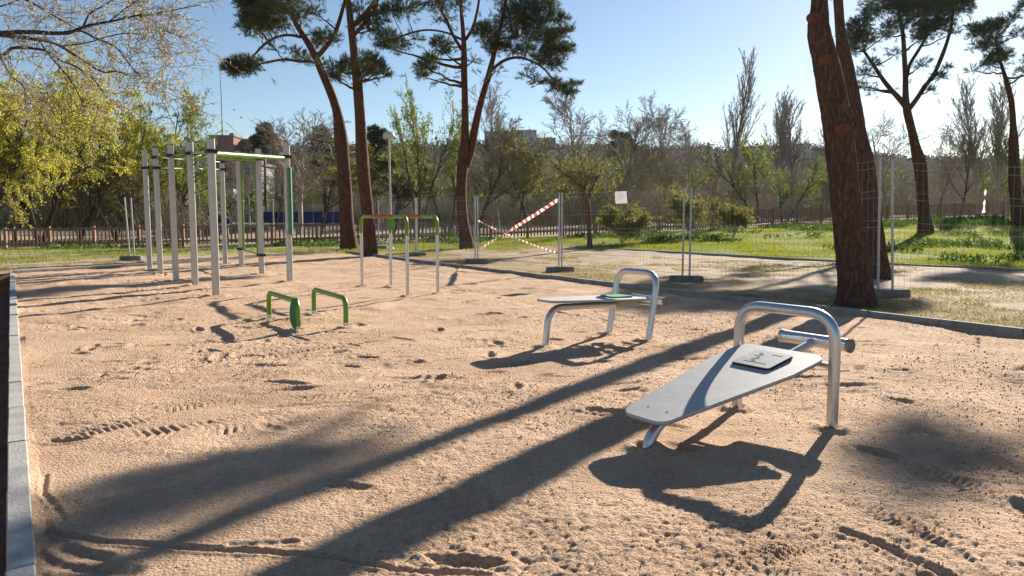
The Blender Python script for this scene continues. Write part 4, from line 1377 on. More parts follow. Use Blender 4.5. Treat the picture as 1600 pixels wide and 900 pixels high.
def pine(label, D, stems, clumps, seed, bark=None, needle=None, rings=34, plates=0.0, nside=18, rough=0.075, knots=(), base=None, spread=1.6, nl=0.17, nw=0.017, extra=()):
    """stems: lists of (u, v, width px[, depth offset]); clumps: (u, v, r px, density[, depth offset])"""
    rg = np.random.default_rng(seed)
    b0 = stems[0][0]
    bp = at(b0[0], b0[1], D)
    root = thing('pine_tree', (bp.x, bp.y, float(H(bp.x, bp.y))), label, 'tree')
    bark = bark or M_BARK_FAR
    gt = G(); pts3 = []
    for si, st in enumerate(stems):
        P = []
        for q in st:
            dd = q[3] if len(q) > 3 else 0.0
            p = at(q[0], q[1], D + dd)
            P.append((p.x, p.y, p.z, q[2] * (D + dd) / F / 2))
        if si == 0:
            r = P[0][3]
            P = [(P[0][0], P[0][1], P[0][2] - 0.35, r * 1.32), (P[0][0], P[0][1], P[0][2] - 0.02, r * 1.13)] + [(*q[:3], q[3]) for q in P[1:]]
        S = trunk_tube(gt, P, nside if si == 0 else max(8, nside - 6), rings if si == 0 else 22, rough, seed + si, 9.0, plates)
        pts3.append(S)
    allp = np.concatenate([S[:, :3] for S in pts3]); allr = np.concatenate([S[:, 3] for S in pts3])
    gb = gt; gn = G(); gw = G()
    cl = []
    for q in clumps:
        dd = q[4] if len(q) > 4 else rg.uniform(-spread, spread)
        c = at(q[0], q[1], D + dd)
        cl.append((np.array(c), q[2] * (D + dd) / F, q[3]))
    for q in extra:
        cl.append((np.array(q[:3], float), q[3], q[4]))
    for c, r, dens in cl:
        # join to the stem a little below the clump
        dist = np.linalg.norm(allp - c, axis=1) + np.maximum(0, allp[:, 2] - c[2] + 0.2) * 2.5
        i = int(np.argmin(dist))
        rb = min(allr[i] * 0.55, 0.035 + 0.018 * np.linalg.norm(allp[i] - c))
        LP = limb(gb, allp[i], c, rb, 0.014, rg)
        for _ in range(int(5 + 3.0 * np.linalg.norm(allp[i] - c))):
            q = LP[rg.integers(2, len(LP))]
            d = rg.normal(size=3) * np.array([1, 1, 0.6]); d[2] += 0.1; d /= np.linalg.norm(d)
            e = q + d * rg.uniform(0.3, 0.9)
            mid = (q + e) / 2 + rg.normal(size=3) * 0.05
            gn.slivers(np.array([q, mid]), np.array([mid, e]), np.full(2, 0.016), 1, rg)
            if rg.random() < 0.6:
                nk = 26
                nd = d * 0.7 + rg.normal(size=(nk, 3)) * 0.6; nd /= np.linalg.norm(nd, axis=1)[:, None]
                st = e - d * rg.uniform(0, 0.25, (nk, 1))
                gn.slivers(st, st + nd * nl, np.full(nk, nw), 0, rg)
        for _ in range(int(3 + 4 * dens)):
            e = c + rg.normal(size=3) * r * np.array([0.5, 0.5, 0.3])
            limb(gb, c - np.array([0, 0, 0.1 * r]), e, 0.014, 0.005, rg, 0.2, 4, 5)
        needle_clump(gn, gn, c, r, rg, dens, nl=nl, nw=nw)
    gt.build('trunk', bark, root)
    gn.build('crown', [needle or M_NEEDLE, M_TWIGB], root)
    for (u, v, rad, dd) in knots:
        c = at(u, v, D + dd); k = rad * (D + dd) / F
        g = G(); n = 14; V = []
        for rr, y in ((1.25, 0.06), (1.0, -0.03), (0.8, -0.045), (0.45, -0.02), (0.05, -0.015)):
            for j in range(n):
                a_ = j / n * 6.2832
                V.append((c.x + k * rr * math.cos(a_), c.y + y, c.z + k * 0.85 * rr * math.sin(a_)))
        i = np.arange(4)[:, None] * n; j = np.arange(n)[None]; kk = (j + 1) % n
        g.add(V, np.stack([i + j, i + n + j, i + n + kk, i + kk], -1).reshape(-1, 4)[:, ::-1])
        g.build('branch_scar', mat('scar_wood', (0.11, 0.036, 0.020), 0.85, col2=(0.17, 0.06, 0.032), vscale=14, bump=0.006, bscale=40), root)
    return root

DA = gnd(1338, 478).y
DB = gnd(1374, 436).y
# the big pine in front, its crown above the picture
def crown_above(u, v0, D, zlo, zhi, rad, n, seed, squash=1.0):
    rg = np.random.default_rng(seed)
    c = at(u, v0, D)
    out = []
    for _ in range(n):
        a = rg.uniform(0, 6.283); q = rad * math.sqrt(rg.uniform(0.05, 1))
        out.append((c.x + q * math.cos(a), D + q * math.sin(a), rg.uniform(zlo, zhi), rg.uniform(0.7, 1.15), rg.uniform(0.7, 1.2)))
    return out
pine('massive rough-barked pine trunk at the kerb with sawn branch scars', DA,
     [[(1338, 478, 60), (1337, 455, 54), (1334, 420, 50), (1327, 360, 46), (1320, 300, 44), (1314, 240, 43), (1308, 190, 42), (1299, 140, 41), (1289, 92, 37), (1279, 48, 34), (1280, 10, 25), (1277, -60, 22), (1268, -160, 19), (1262, -300, 16), (1258, -480, 13), (1255, -640, 9)]],
     [], 101, bark=M_BARK, rings=150, plates=0.85, nside=72, rough=0.075,
     knots=((1291, 92, 8, -0.19), (1272, 27, 8, -0.14), (1318, 200, 9, -0.24)),
     extra=crown_above(1262, -150, DA, 9.8, 12.0, 2.3, 18, 5), nl=0.2, nw=0.03)
pine('pine stem rising close behind the massive trunk, leaning left', DB,
     [[(1376, 438, 34), (1373, 410, 29), (1364, 350, 27), (1357, 300, 26), (1353, 260, 26), (1341, 215, 26), (1334, 170, 25), (1325, 120, 23), (1318, 80, 20), (1313, 45, 15), (1310, 5, 14), (1306, -60, 14), (1300, -130, 13), (1294, -280, 11), (1290, -420, 8)]],
     [], 102, bark=M_BARK, rings=110, plates=0.7, nside=56, rough=0.07, knots=((1335, 176, 6, -0.28),),
     extra=crown_above(1300, -120, DB, 11.5, 13.5, 2.6, 18, 6) + [(9.0, 21.4, 7.95, 0.45, 0.36), (9.7, 22.2, 8.25, 0.45, 0.36), (8.6, 20.9, 7.9, 0.38, 0.34), (10.2, 22.7, 8.45, 0.4, 0.3)], nl=0.2, nw=0.03)

D1 = gnd(544, 390).y; D2 = gnd(577, 399).y; D3 = gnd(729, 388).y
pine('left of the paired pines, its trunk leaning left and forking high', D1,
     [[(546, 390, 27), (542, 345, 22), (540, 305, 21), (536, 250, 19), (532, 210, 20), (528, 180, 14), (515, 140, 13), (503, 112, 12), (493, 88, 11), (475, 57, 9), (463, 38, 8), (452, 0, 7), (446, -50, 6), (440, -110, 4)],
      [(494, 90, 8), (508, 75, 7), (522, 55, 6), (531, 30, 6), (538, 5, 5), (548, -40, 4)],
      [(470, 58, 5), (455, 55, 4), (435, 57, 4), (415, 68, 4), (395, 88, 3)],
      [(488, 96, 5), (470, 96, 4), (445, 93, 4), (415, 98, 3)]],
     [(378, 106, 26, 1.5), (362, 108, 14, 1.3), (398, 98, 16, 0.7), (395, 40, 26, 1.2), (405, 12, 28, 1.2), (432, 18, 30, 1.1), (420, 38, 24, 1.1), (455, 12, 26, 0.8), (385, 5, 20, 1.2), (395, 28, 20, 1.2),
      (505, 57, 18, 1.0), (500, 68, 14, 0.9), (462, 82, 16, 0.5), (476, 92, 15, 0.6), (500, 100, 14, 0.5), (490, 20, 18, 0.5), (470, 30, 20, 0.4), (525, 62, 14, 0.5), (455, -30, 40, 1.0), (420, -20, 34, 1.0), (500, -25, 36, 0.8), (545, -40, 36, 0.9), (440, -90, 40, 1.0), (500, -90, 36, 0.9), (430, 75, 14, 0.3)],
     103)
pine('right of the paired pines, straighter trunk reddening upward', D2,
     [[(579, 398, 21), (577, 360, 19), (572, 310, 18), (567, 260, 19), (565, 225, 18), (563, 190, 16), (560, 150, 15), (557, 112, 14), (553, 80, 12), (549, 45, 11), (545, 10, 9), (540, -30, 8), (536, -90, 6)],
      [(551, 40, 8), (563, 30, 9), (575, 18, 9), (588, 0, 8), (605, -30, 6)],
      [(553, 55, 6), (565, 42, 6), (577, 25, 7), (590, 5, 6)]],
     [(528, 112, 18, 1.0), (540, 102, 18, 1.0), (520, 120, 13, 0.9), (582, 100, 20, 1.0), (592, 112, 18, 1.0), (570, 112, 16, 0.9), (578, 90, 14, 0.9), (585, 35, 17, 1.0), (580, 47, 10, 0.9), (595, 20, 18, 0.9), (560, 15, 18, 0.5), (575, -30, 34, 1.0), (540, -80, 38, 1.0), (600, -70, 34, 0.9), (525, -40, 30, 0.8), (605, 118, 10, 0.8)],
     104)
pine('forked middle pine with two stems and wide dark crown', D3,
     [[(730, 388, 23), (724, 350, 18), (721, 310, 16), (721, 280, 16), (724, 250, 17), (726, 225, 14), (727, 180, 11), (726, 140, 10), (725, 105, 10), (725, 70, 8), (722, 30, 6), (719, -10, 5), (716, -70, 4)],
      [(727, 262, 12, 0.1), (736, 235, 12, 0.15), (742, 200, 12, 0.2), (750, 165, 10, 0.2), (760, 130, 9, 0.2), (768, 100, 8, 0.2), (778, 60, 7, 0.2), (786, 25, 6, 0.2), (794, -20, 5, 0.2), (800, -70, 4, 0.2)],
      [(722, 78, 5), (708, 55, 5), (697, 30, 5), (683, 0, 4), (672, -30, 3)],
      [(728, 62, 5), (738, 45, 5), (745, 20, 4), (750, -10, 3)],
      [(722, 62, 4), (700, 52, 3), (665, 47, 3), (640, 52, 3), (615, 62, 2)],
      [(768, 110, 5), (785, 96, 5), (805, 90, 4), (840, 100, 3), (870, 130, 2)]],
     [(605, 60, 20, 1.3), (622, 72, 17, 1.1), (598, 72, 12, 1.2), (632, 12, 26, 0.9), (610, 15, 16, 0.8), (665, 105, 18, 1.2), (672, 92, 14, 1.1), (660, 118, 11, 1.1), (690, 70, 17, 1.2), (695, 82, 12, 1.0), (650, 60, 14, 0.35), (690, 30, 18, 0.3), (680, 5, 22, 0.7), (715, 5, 20, 0.6),
      (760, 55, 22, 1.2), (775, 75, 20, 1.3), (757, 42, 14, 1.0), (800, 30, 28, 1.1), (822, 22, 28, 1.1), (845, 12, 26, 1.1), (812, 55, 22, 1.0), (835, 42, 22, 1.0), (866, 30, 18, 1.0), (878, 28, 11, 1.0), (850, 60, 22, 1.1), (872, 52, 18, 1.2), (888, 47, 9, 1.0), (862, 78, 20, 1.2), (882, 78, 15, 1.2), (890, 72, 9, 1.1), (845, 92, 19, 1.0), (868, 98, 16, 1.1), (820, 80, 18, 0.8), (800, 75, 16, 0.6),
      (875, 138, 15, 1.1), (890, 146, 12, 1.2), (862, 128, 14, 0.8), (900, 130, 10, 0.9), (840, 130, 16, 0.4), (825, 118, 16, 0.35), (740, 95, 14, 0.25), (775, 110, 14, 0.3), (790, -10, 30, 1.0), (840, -25, 32, 1.0), (740, -30, 32, 0.9), (690, -40, 34, 0.9), (780, -70, 36, 1.0), (720, -90, 34, 0.9), (640, -20, 26, 0.8)],
     105, spread=1.9)
D4 = 38.0; D5 = 42.0
pine('three-stemmed pine on the green lawn right of the big trunk', D4,
     [[(1446, 365, 23), (1444, 340, 18), (1441, 305, 17), (1439, 270, 18), (1436, 250, 18), (1430, 228, 14), (1424, 200, 12), (1418, 178, 12), (1415, 150, 9), (1415, 125, 8), (1413, 90, 7), (1411, 55, 6), (1405, 20, 5), (1400, -20, 4)],
      [(1417, 170, 8), (1406, 155, 8), (1392, 140, 7), (1378, 122, 6), (1365, 102, 5), (1350, 80, 4)],
      [(1419, 172, 8), (1432, 155, 7), (1443, 138, 7), (1458, 118, 6), (1470, 92, 6), (1480, 65, 5), (1488, 30, 4), (1492, 0, 3)],
      [(1416, 122, 6), (1422, 100, 5), (1433, 82, 5), (1445, 62, 4), (1455, 40, 3)]],
     [(1375, 12, 26, 0.9), (1362, 22, 16, 0.7), (1437, 22, 32, 1.3), (1420, 10, 24, 1.1), (1460, 12, 28, 1.2), (1490, 12, 26, 1.1), (1505, 5, 16, 1.0), (1342, 40, 20, 1.2), (1332, 58, 20, 1.3), (1350, 62, 18, 1.1), (1328, 78, 16, 1.0), (1395, 42, 18, 0.8), (1382, 55, 14, 0.7), (1450, 45, 22, 1.2), (1470, 38, 18, 1.0), (1440, 60, 14, 0.9),
      (1350, 115, 15, 0.6), (1362, 100, 14, 0.5), (1345, 135, 12, 0.5), (1360, 140, 12, 0.35), (1440, 100, 14, 0.45), (1470, 118, 12, 0.6), (1455, 140, 8, 0.9), (1478, 105, 10, 0.5), (1400, 85, 14, 0.3), (1490, 50, 14, 0.4), (1400, 0, 24, 0.9)],
     106, spread=1.7, needle=M_NEEDLEB)
pine('slender dark pine at the right edge of the lawn', D5,
     [[(1594, 354, 24), (1590, 325, 18), (1586, 300, 16), (1584, 262, 15), (1584, 225, 14), (1583, 195, 9), (1582, 172, 8), (1578, 148, 8), (1573, 128, 7), (1567, 108, 5), (1560, 85, 4), (1556, 60, 3)],
      [(1572, 122, 4), (1585, 122, 3), (1600, 118, 3), (1620, 112, 2)]],
     [(1545, 45, 20, 1.1), (1530, 52, 16, 1.0), (1560, 38, 16, 1.0), (1518, 42, 10, 0.9), (1550, 70, 18, 1.0), (1556, 92, 18, 1.1), (1545, 100, 12, 1.0), (1570, 85, 14, 0.9), (1530, 72, 14, 0.8), (1582, 28, 10, 0.8), (1590, 18, 8, 0.5), (1590, 55, 12, 0.5), (1600, 112, 14, 0.5), (1598, 45, 10, 0.4), (1518, 110, 12, 0.3), (1600, 8, 12, 1.0), (1620, 90, 20, 0.8)],
     107, spread=1.4, needle=M_NEEDLEB)

# a pine outside the right edge of the picture, whose boughs shade the sand beside the near bench
pine('pine standing just outside the right edge, throwing boughs of shade on the sand', 27.0,
     [[(1672, 398, 24), (1672, 300, 20), (1668, 180, 18), (1664, 60, 15), (1660, -60, 13), (1656, -180, 10), (1652, -260, 7)]],
     [], 108, rings=40,
     extra=[(15.95, 26.3, 10.0, 0.45, 0.42), (16.5, 27.0, 10.35, 0.42, 0.36), (15.6, 25.8, 9.95, 0.34, 0.4), (17.9, 27.0, 10.2, 0.4, 0.6), (19.6, 27.4, 14.8, 1.0, 1.0), (18.8, 28.2, 15.2, 1.0, 1.0), (20.6, 26.8, 15.0, 1.0, 1.0)], nl=0.2, nw=0.03)

# ------------------------------------------------------------------ branching broadleaf trees
def grow(rg, P, d, L, r, lev, par, out):
    """one branch: par = list per level of (segments, children, child length ratio, angle, up pull, wobble)"""
    ns, nc, lr, ang, upp, wob = par[lev]
    p = np.array(P, float); d = np.array(d, float)
    pts = [p.copy()]
    for i in range(ns):
        d = d + rg.normal(size=3) * wob + np.array([0, 0, upp])
        d /= np.linalg.norm(d)
        q = p + d * (L / ns)
        r0 = r * (1 - 0.75 * i / ns); r1 = r * (1 - 0.75 * (i + 1) / ns)
        out.append((lev, p.copy(), q.copy(), r0, r1))
        p = q; pts.append(p.copy())
    if lev + 1 < len(par):
        for k in range(nc):
            t = (0.28 if lev == 0 else 0.15) + (0.98 - (0.28 if lev == 0 else 0.15)) * (k + rg.random()) / nc
            s = t * ns; i = min(int(s), ns - 1)
            b = pts[i] + (pts[i + 1] - pts[i]) * (s - i)
            ax = pts[i + 1] - pts[i]; ax /= np.linalg.norm(ax)
            v = rg.normal(size=3); v -= ax * v.dot(ax); v /= np.linalg.norm(v)
            an = ang * rg.uniform(0.7, 1.3)
            dd = ax * math.cos(an) + v * math.sin(an)
            sc = (1.0 - 0.55 * t) if lev == 0 else (1.0 - 0.35 * t)
            grow(rg, b, dd, L * lr * sc * rg.uniform(0.75, 1.2), max(r * (1 - 0.75 * t) * 0.6, 0.006), lev + 1, par, out)
    else:
        pass

STYLE = {
    'vase':    [(6, 13, 0.62, 0.62, 0.03, 0.06), (5, 9, 0.50, 0.6, 0.05, 0.10), (3, 7, 0.50, 0.6, 0.06, 0.13), (2, 5, 0.5, 0.6, 0.05, 0.15), (1, 0, 0, 0, 0.04, 0.1)],
    'poplar':  [(8, 26, 0.42, 0.26, 0.0, 0.02), (5, 7, 0.45, 0.26, 0.14, 0.05), (3, 5, 0.45, 0.30, 0.14, 0.06), (2, 3, 0.5, 0.35, 0.1, 0.1), (1, 0, 0, 0, 0.1, 0.1)],
    'willow':  [(6, 14, 0.74, 0.85, 0.02, 0.10), (5, 8, 0.50, 0.65, 0.03, 0.14), (4, 6, 0.50, 0.7, -0.08, 0.16), (3, 4, 0.55, 0.6, -0.16, 0.16)],
    'young':   [(6, 12, 0.55, 0.5, 0.02, 0.08), (4, 7, 0.50, 0.55, 0.06, 0.12), (3, 6, 0.50, 0.6, 0.04, 0.15), (2, 0, 0, 0, 0.02, 0.15)],
    'thicket': [(5, 9, 0.60, 0.55, 0.05, 0.10), (4, 7, 0.52, 0.6, 0.06, 0.13), (2, 6, 0.52, 0.6, 0.05, 0.15), (1, 0, 0, 0, 0.05, 0.15)],
    'shrub':   [(3, 8, 0.75, 0.5, 0.02, 0.14), (3, 7, 0.62, 0.6, 0.02, 0.18), (2, 5, 0.6, 0.7, 0.02, 0.2), (2, 0, 0, 0, 0.0, 0.2)],
}
def skeleton(style, seed, height=10.0, r=0.16, stems=1, lean=0.12):
    rg = np.random.default_rng(seed)
    out = []
    for s in range(stems):
        if style == 'poplar': lean = 0.01
        d = np.array([rg.normal() * lean, rg.normal() * lean, 1.0])
        if stems > 1:
            a = 6.283 * s / stems + rg.uniform(0, 1)
            d = np.array([math.cos(a) * 0.32, math.sin(a) * 0.32, 1.0])
        d /= np.linalg.norm(d)
        grow(rg, (rg.normal() * 0.1 * (stems > 1), rg.normal() * 0.1 * (stems > 1), -0.3), d, height * (1 if s == 0 else rg.uniform(0.7, 0.95)), r, 0, STYLE[style], out)
    lev = np.array([o[0] for o in out]); P0 = np.array([o[1] for o in out]); P1 = np.array([o[2] for o in out])
    R0 = np.array([o[3] for o in out]); R1 = np.array([o[4] for o in out])
    zmax = np.percentile(P1[:, 2], 99.8)
    k = height / zmax
    return lev, P0 * k, P1 * k, R0, R1
def tree_variant(style, seed, trunk_m, twig_m, leaf_m=None, nleaf=0, ll=0.12, lw=0.07, thin=0.02, height=10.0, r=0.16, stems=1, leaf_from=2):
    lev, P0, P1, R0, R1 = skeleton(style, seed, height, r, stems)
    rg = np.random.default_rng(seed + 500)
    gt = G(); m = lev <= 1
    gt.segs(P0[m & (lev == 0)], P1[m & (lev == 0)], R0[m & (lev == 0)], R1[m & (lev == 0)], 8)
    gt.segs(P0[m & (lev == 1)], P1[m & (lev == 1)], R0[m & (lev == 1)], R1[m & (lev == 1)], 5)
    gc = G()
    m2 = lev == 2
    gc.segs(P0[m2], P1[m2], np.maximum(R0[m2], thin * 0.6), np.maximum(R1[m2], thin * 0.4), 3)
    m3 = lev >= 3
    gc.slivers(P0[m3], P1[m3] + (P1[m3] - P0[m3]) * 0.25, np.full(m3.sum(), thin), 0, rg)
    mats = [twig_m]
    if leaf_m is not None:
        mats.append(leaf_m)
        ml = np.where(lev >= leaf_from)[0]
        idx = rg.choice(ml, nleaf)
        t = rg.random((nleaf, 1))
        Pp = P0[idx] * (1 - t) + P1[idx] * t + rg.normal(size=(nleaf, 3)) * 0.05
        gc.leaves(Pp, ll, lw, 1, rg)
    return gt.mesh('trunk', trunk_m), gc.mesh('crown', mats), float(np.percentile(np.abs(P1[:, 0]), 97))
def place_tree(name, var, p, h, w, rot, label, group, cat='tree'):
    tm, cm, half = var
    root = thing(name, p, label, cat, group)
    for nm, me in (('trunk', tm), ('crown', cm)):
        o = bpy.data.objects.new(nm, me)
        o.parent = root
        o.scale = (w / half, w / half, h / 10.0)
        o.rotation_euler = (0, 0, rot)
        COL.objects.link(o)
    return root

VB = [tree_variant('vase', 200 + i, M_TWIGB if i % 2 else M_TWIG, M_TWIG, r=0.13, thin=0.03) for i in range(4)]
VP = [tree_variant('poplar', 220 + i, M_TWIG, M_TWIG, r=0.10, thin=0.022) for i in range(3)]
VW = [tree_variant('willow', 240 + i, M_DTRUNK, M_TWIGB, M_YLEAF, 46000, 0.11, 0.05, r=0.15, thin=0.025, stems=3, leaf_from=2) for i in range(3)]
VG = tree_variant('willow', 246, M_DTRUNK, M_TWIGB, M_GLEAF, 36000, 0.12, 0.055, r=0.15, thin=0.025, stems=3, leaf_from=2)
VY = [tree_variant('young', 260 + i, M_DTRUNK, M_TWIGB, M_GLEAF, 4200, 0.17, 0.11, r=0.13, thin=0.022, stems=2 if i else 3, leaf_from=2) for i in range(3)]
VO = [tree_variant('young', 280 + i, M_DTRUNK, M_TWIGB, M_OLEAF, 6000, 0.16, 0.09, r=0.13, thin=0.022, leaf_from=2) for i in range(2)]
VK = [tree_variant('vase', 300 + i, M_DTRUNK, M_TWIGB, M_OLEAF, 1500, 0.13, 0.08, r=0.15, thin=0.03, leaf_from=3) for i in range(2)]

def far_tree(name, var, u, vtop, D, wpx, rot, label, group):
    x = at(u, 340, D).x
    z = float(H(x, D))
    top = at(u, vtop, D).z
    return place_tree(name, var, (x, D, z - 0.05), top - z, wpx * D / F / 2, rot, label, group)

GW = 'yellow-green trees at the left'
far_tree('willow_tree', VW[0], 62, 62, 43, 230, 0.4, 'big yellow-green tree at the far left with several dark stems', GW)
far_tree('willow_tree', VW[1], -20, 75, 40, 210, 1.9, 'yellow-green tree cut off by the left edge', GW)
far_tree('willow_tree', VW[2], 178, 118, 50, 160, 3.0, 'yellow-green tree drooping just left of the rig posts', GW)
far_tree('willow_tree', VG, 270, 128, 56, 140, 4.2, 'bright green round tree rising behind the rig posts', GW)
far_tree('willow_tree', VW[1], 120, 105, 62, 180, 5.2, 'yellow tree standing behind the big one at the far left', GW)
GY = 'fresh green spring trees'
far_tree('young_tree', VY[0], 655, 118, 46, 150, 0.3, 'airy light green tree behind the park lamp', GY)
far_tree('young_tree', VY[1], 700, 150, 50, 110, 2.0, 'light green tree just behind the forked middle pine', GY)
far_tree('young_tree', VY[2], 1180, 212, 60, 110, 1.1, 'low bright green tree left of the massive trunk', GY)
far_tree('young_tree', VY[1], 1225, 245, 58, 90, 4.4, 'small pale green tree close to the massive trunk', GY)
far_tree('young_tree', VO[0], 815, 215, 62, 90, 0.9, 'small green tree seen above the tape cross', GY)
far_tree('young_tree', VY[0], 1610, 170, 60, 110, 2.7, 'green tree cut off by the right edge', GY)
far_tree('young_tree', VO[1], 610, 225, 55, 120, 5.0, 'olive green tree below the lamp head', GY)
GB = 'bare trees beyond the fence'
bare = [
    (VB[0], 465, 172, 62, 150, 0.2, 'bare beige tree left of the paired pines'),
    (VB[1], 430, 215, 70, 120, 1.2, 'low bare brown tree behind the rig bars'),
    (VK[0], 500, 235, 58, 120, 2.2, 'bushy bare tree above the blue hoarding'),
    (VB[2], 780, 132, 66, 130, 3.1, 'bare grey tree directly right of the forked pine'),
    (VK[1], 830, 175, 64, 120, 4.0, 'bare tree with a few green leaves above the tape'),
    (VB[3], 905, 122, 72, 170, 5.0, 'wide bare tree below the tip of the pine bough'),
    (VB[0], 965, 160, 70, 120, 0.9, 'bare tree above the paper notice'),
    (VB[1], 1040, 138, 72, 160, 1.7, 'wide bare tree left of the tall poplar'),
    (VB[2], 1085, 190, 66, 110, 2.6, 'lower bare tree touching the tall poplar on its left'),
    (VP[0], 1137, 74, 68, 66, 0.4, 'tallest bare poplar in the middle of the sky'),
    (VP[1], 1212, 130, 72, 54, 1.4, 'slim bare poplar right of the tallest one'),
    (VP[2], 1236, 150, 74, 60, 2.4, 'fanned bare poplar nearest the massive trunk'),
    (VB[3], 1280, 190, 70, 90, 3.3, 'small bare tree half hidden by the massive trunk'),
    (VB[0], 1385, 175, 70, 110, 4.1, 'bare tree showing between massive trunk and lawn pine'),
    (VB[1], 1462, 178, 72, 130, 5.2, 'bare tree right of the lawn pine trunk'),
    (VP[0], 1528, 112, 62, 74, 3.0, 'bushy upright bare poplar left of the slender dark pine'),
    (VP[1], 1556, 120, 64, 60, 4.6, 'bare poplar directly behind the slender dark pine'),
    (VK[0], 1500, 215, 64, 90, 0.6, 'low bare tree left of the bushy poplar'),
    (VK[1], 745, 190, 60, 90, 1.5, 'thin bare tree seen in the fork of the middle pine'),
    (VB[2], 380, 240, 75, 110, 4.4, 'bare russet tree behind the green pull-up bars'),
    (VK[1], 120, 235, 46, 130, 2.9, 'bare dusky tree below the yellow crowns at the left'),
    (VK[0], 20, 200, 55, 130, 1.0, 'bare tree low at the left edge'),
]
for var, u, vt, D, w, rot, lab in bare:
    nm = 'poplar_tree' if 'poplar' in lab else 'bare_tree'
    far_tree(nm, var, u, vt, D, w, rot, lab, GB)

# small dark evergreens far back
def evergreen(u, vtop, vbot, D, wpx, label, seed):
    x = at(u, 340, D).x
    z = float(H(x, D)); top = at(u, vtop, D).z
    root = thing('evergreen_tree', (x, D, z), label, 'tree', 'dark evergreens beyond the fence')
    G().tube([(x, D, z - 0.2), (x + 0.1, D, (z + top) / 2), (x, D, top - 0.4)], [0.22, 0.15, 0.05], 8).build('trunk', M_DTRUNK, root)
    rg = np.random.default_rng(seed)
    gn = G(); gw = G()
    zb = at(u, vbot, D).z
    w = wpx * D / F / 2
    for _ in range(26):
        t = rg.random()
        rr = w * (1 - 0.6 * t) * math.sqrt(rg.random()); a = rg.uniform(0, 6.28)
        needle_clump(gn, gn, (x + rr * math.cos(a), D + rr * math.sin(a), zb + (top - zb) * t), w * 0.36, rg, 0.35, nl=0.35, nw=0.06)
    gn.build('crown', [M_NEEDLE, M_TWIGB], root)
evergreen(508, 205, 290, 78, 60, 'dark evergreen just left of the paired pines', 1)
evergreen(590, 200, 280, 82, 50, 'dark evergreen between the paired pines and the lamp', 2)
evergreen(968, 208, 250, 95, 46, 'dark round evergreen above the bare trees right of centre', 3)
evergreen(415, 196, 240, 100, 40, 'dark evergreen on the rise right of the brick blocks', 4)

# ------------------------------------------------------------------ woodland mass behind
def thicket():
    rg = np.random.default_rng(77)
    base = [skeleton('thicket', 400 + i, 10.0, 0.10) for i in range(5)]
    g = G()
    for k in range(375):
        u = -150 + 1900 * (k + rg.random()) / 330
        D = rg.uniform(70, 112) if u > 560 else rg.uniform(92, 118)
        if k >= 330:
            u = rg.uniform(-120, 235); D = rg.uniform(50, 60)
        x = at(u, 340, D).x
        vt = 246 + 26 * float(vnoise(u / 55.0, 0.5, 6)) * 2 + rg.uniform(-10, 48)
        if u < 560: vt += 12
        if k >= 330: vt = rg.uniform(268, 318)
        h = max(2.5, at(u, vt, D).z - 0.7)
        lev, P0, P1, R0, R1 = base[rg.integers(5)]
        a = rg.uniform(0, 6.28); c, s = math.cos(a), math.sin(a)
        M = np.array([[c, -s, 0], [s, c, 0], [0, 0, 1]]) * np.array([h / 10 * 1.15, h / 10 * 1.15, h / 10])[:, None]
        o = np.array([x, D, 0.6])
        mi = 1 if rg.random() < 0.45 else 0
        m = lev <= 0
        g.segs(P0[m] @ M.T + o, P1[m] @ M.T + o, R0[m] * h / 10, R1[m] * h / 10, 4, mi)
        m = lev >= 1
        wid = np.where(lev[m] == 1, 0.085, np.where(lev[m] == 2, 0.065, 0.06))
        g.slivers(P0[m] @ M.T + o, (P1[m] + 0.3 * (P1[m] - P0[m])) @ M.T + o, wid, mi, rg)
        if mi == 1:
            ml = np.where(lev >= 2)[0]; idx = rg.choice(ml, 260)
            g.leaves((P0[idx] @ M.T) + o, 0.28, 0.16, 2, rg)
        # undergrowth at the foot
        n = 200
        q = np.stack([x + rg.normal(size=n) * 2.2, D + rg.normal(size=n) * 1.5, rg.uniform(0.5, 0.9, n)], 1)
        e = q + np.stack([rg.normal(size=n) * 0.8, rg.normal(size=n) * 0.6, rg.uniform(0.6, 3.0, n)], 1)
        g.slivers(q, e, np.full(n, 0.085), mi, rg)
    o = g.build('woodland', [M_THICKET, M_THICKETG, M_GLEAF])
    tag(o, 'brown tangled leafless wood behind the fence', 'woodland', kind='stuff')
thicket()

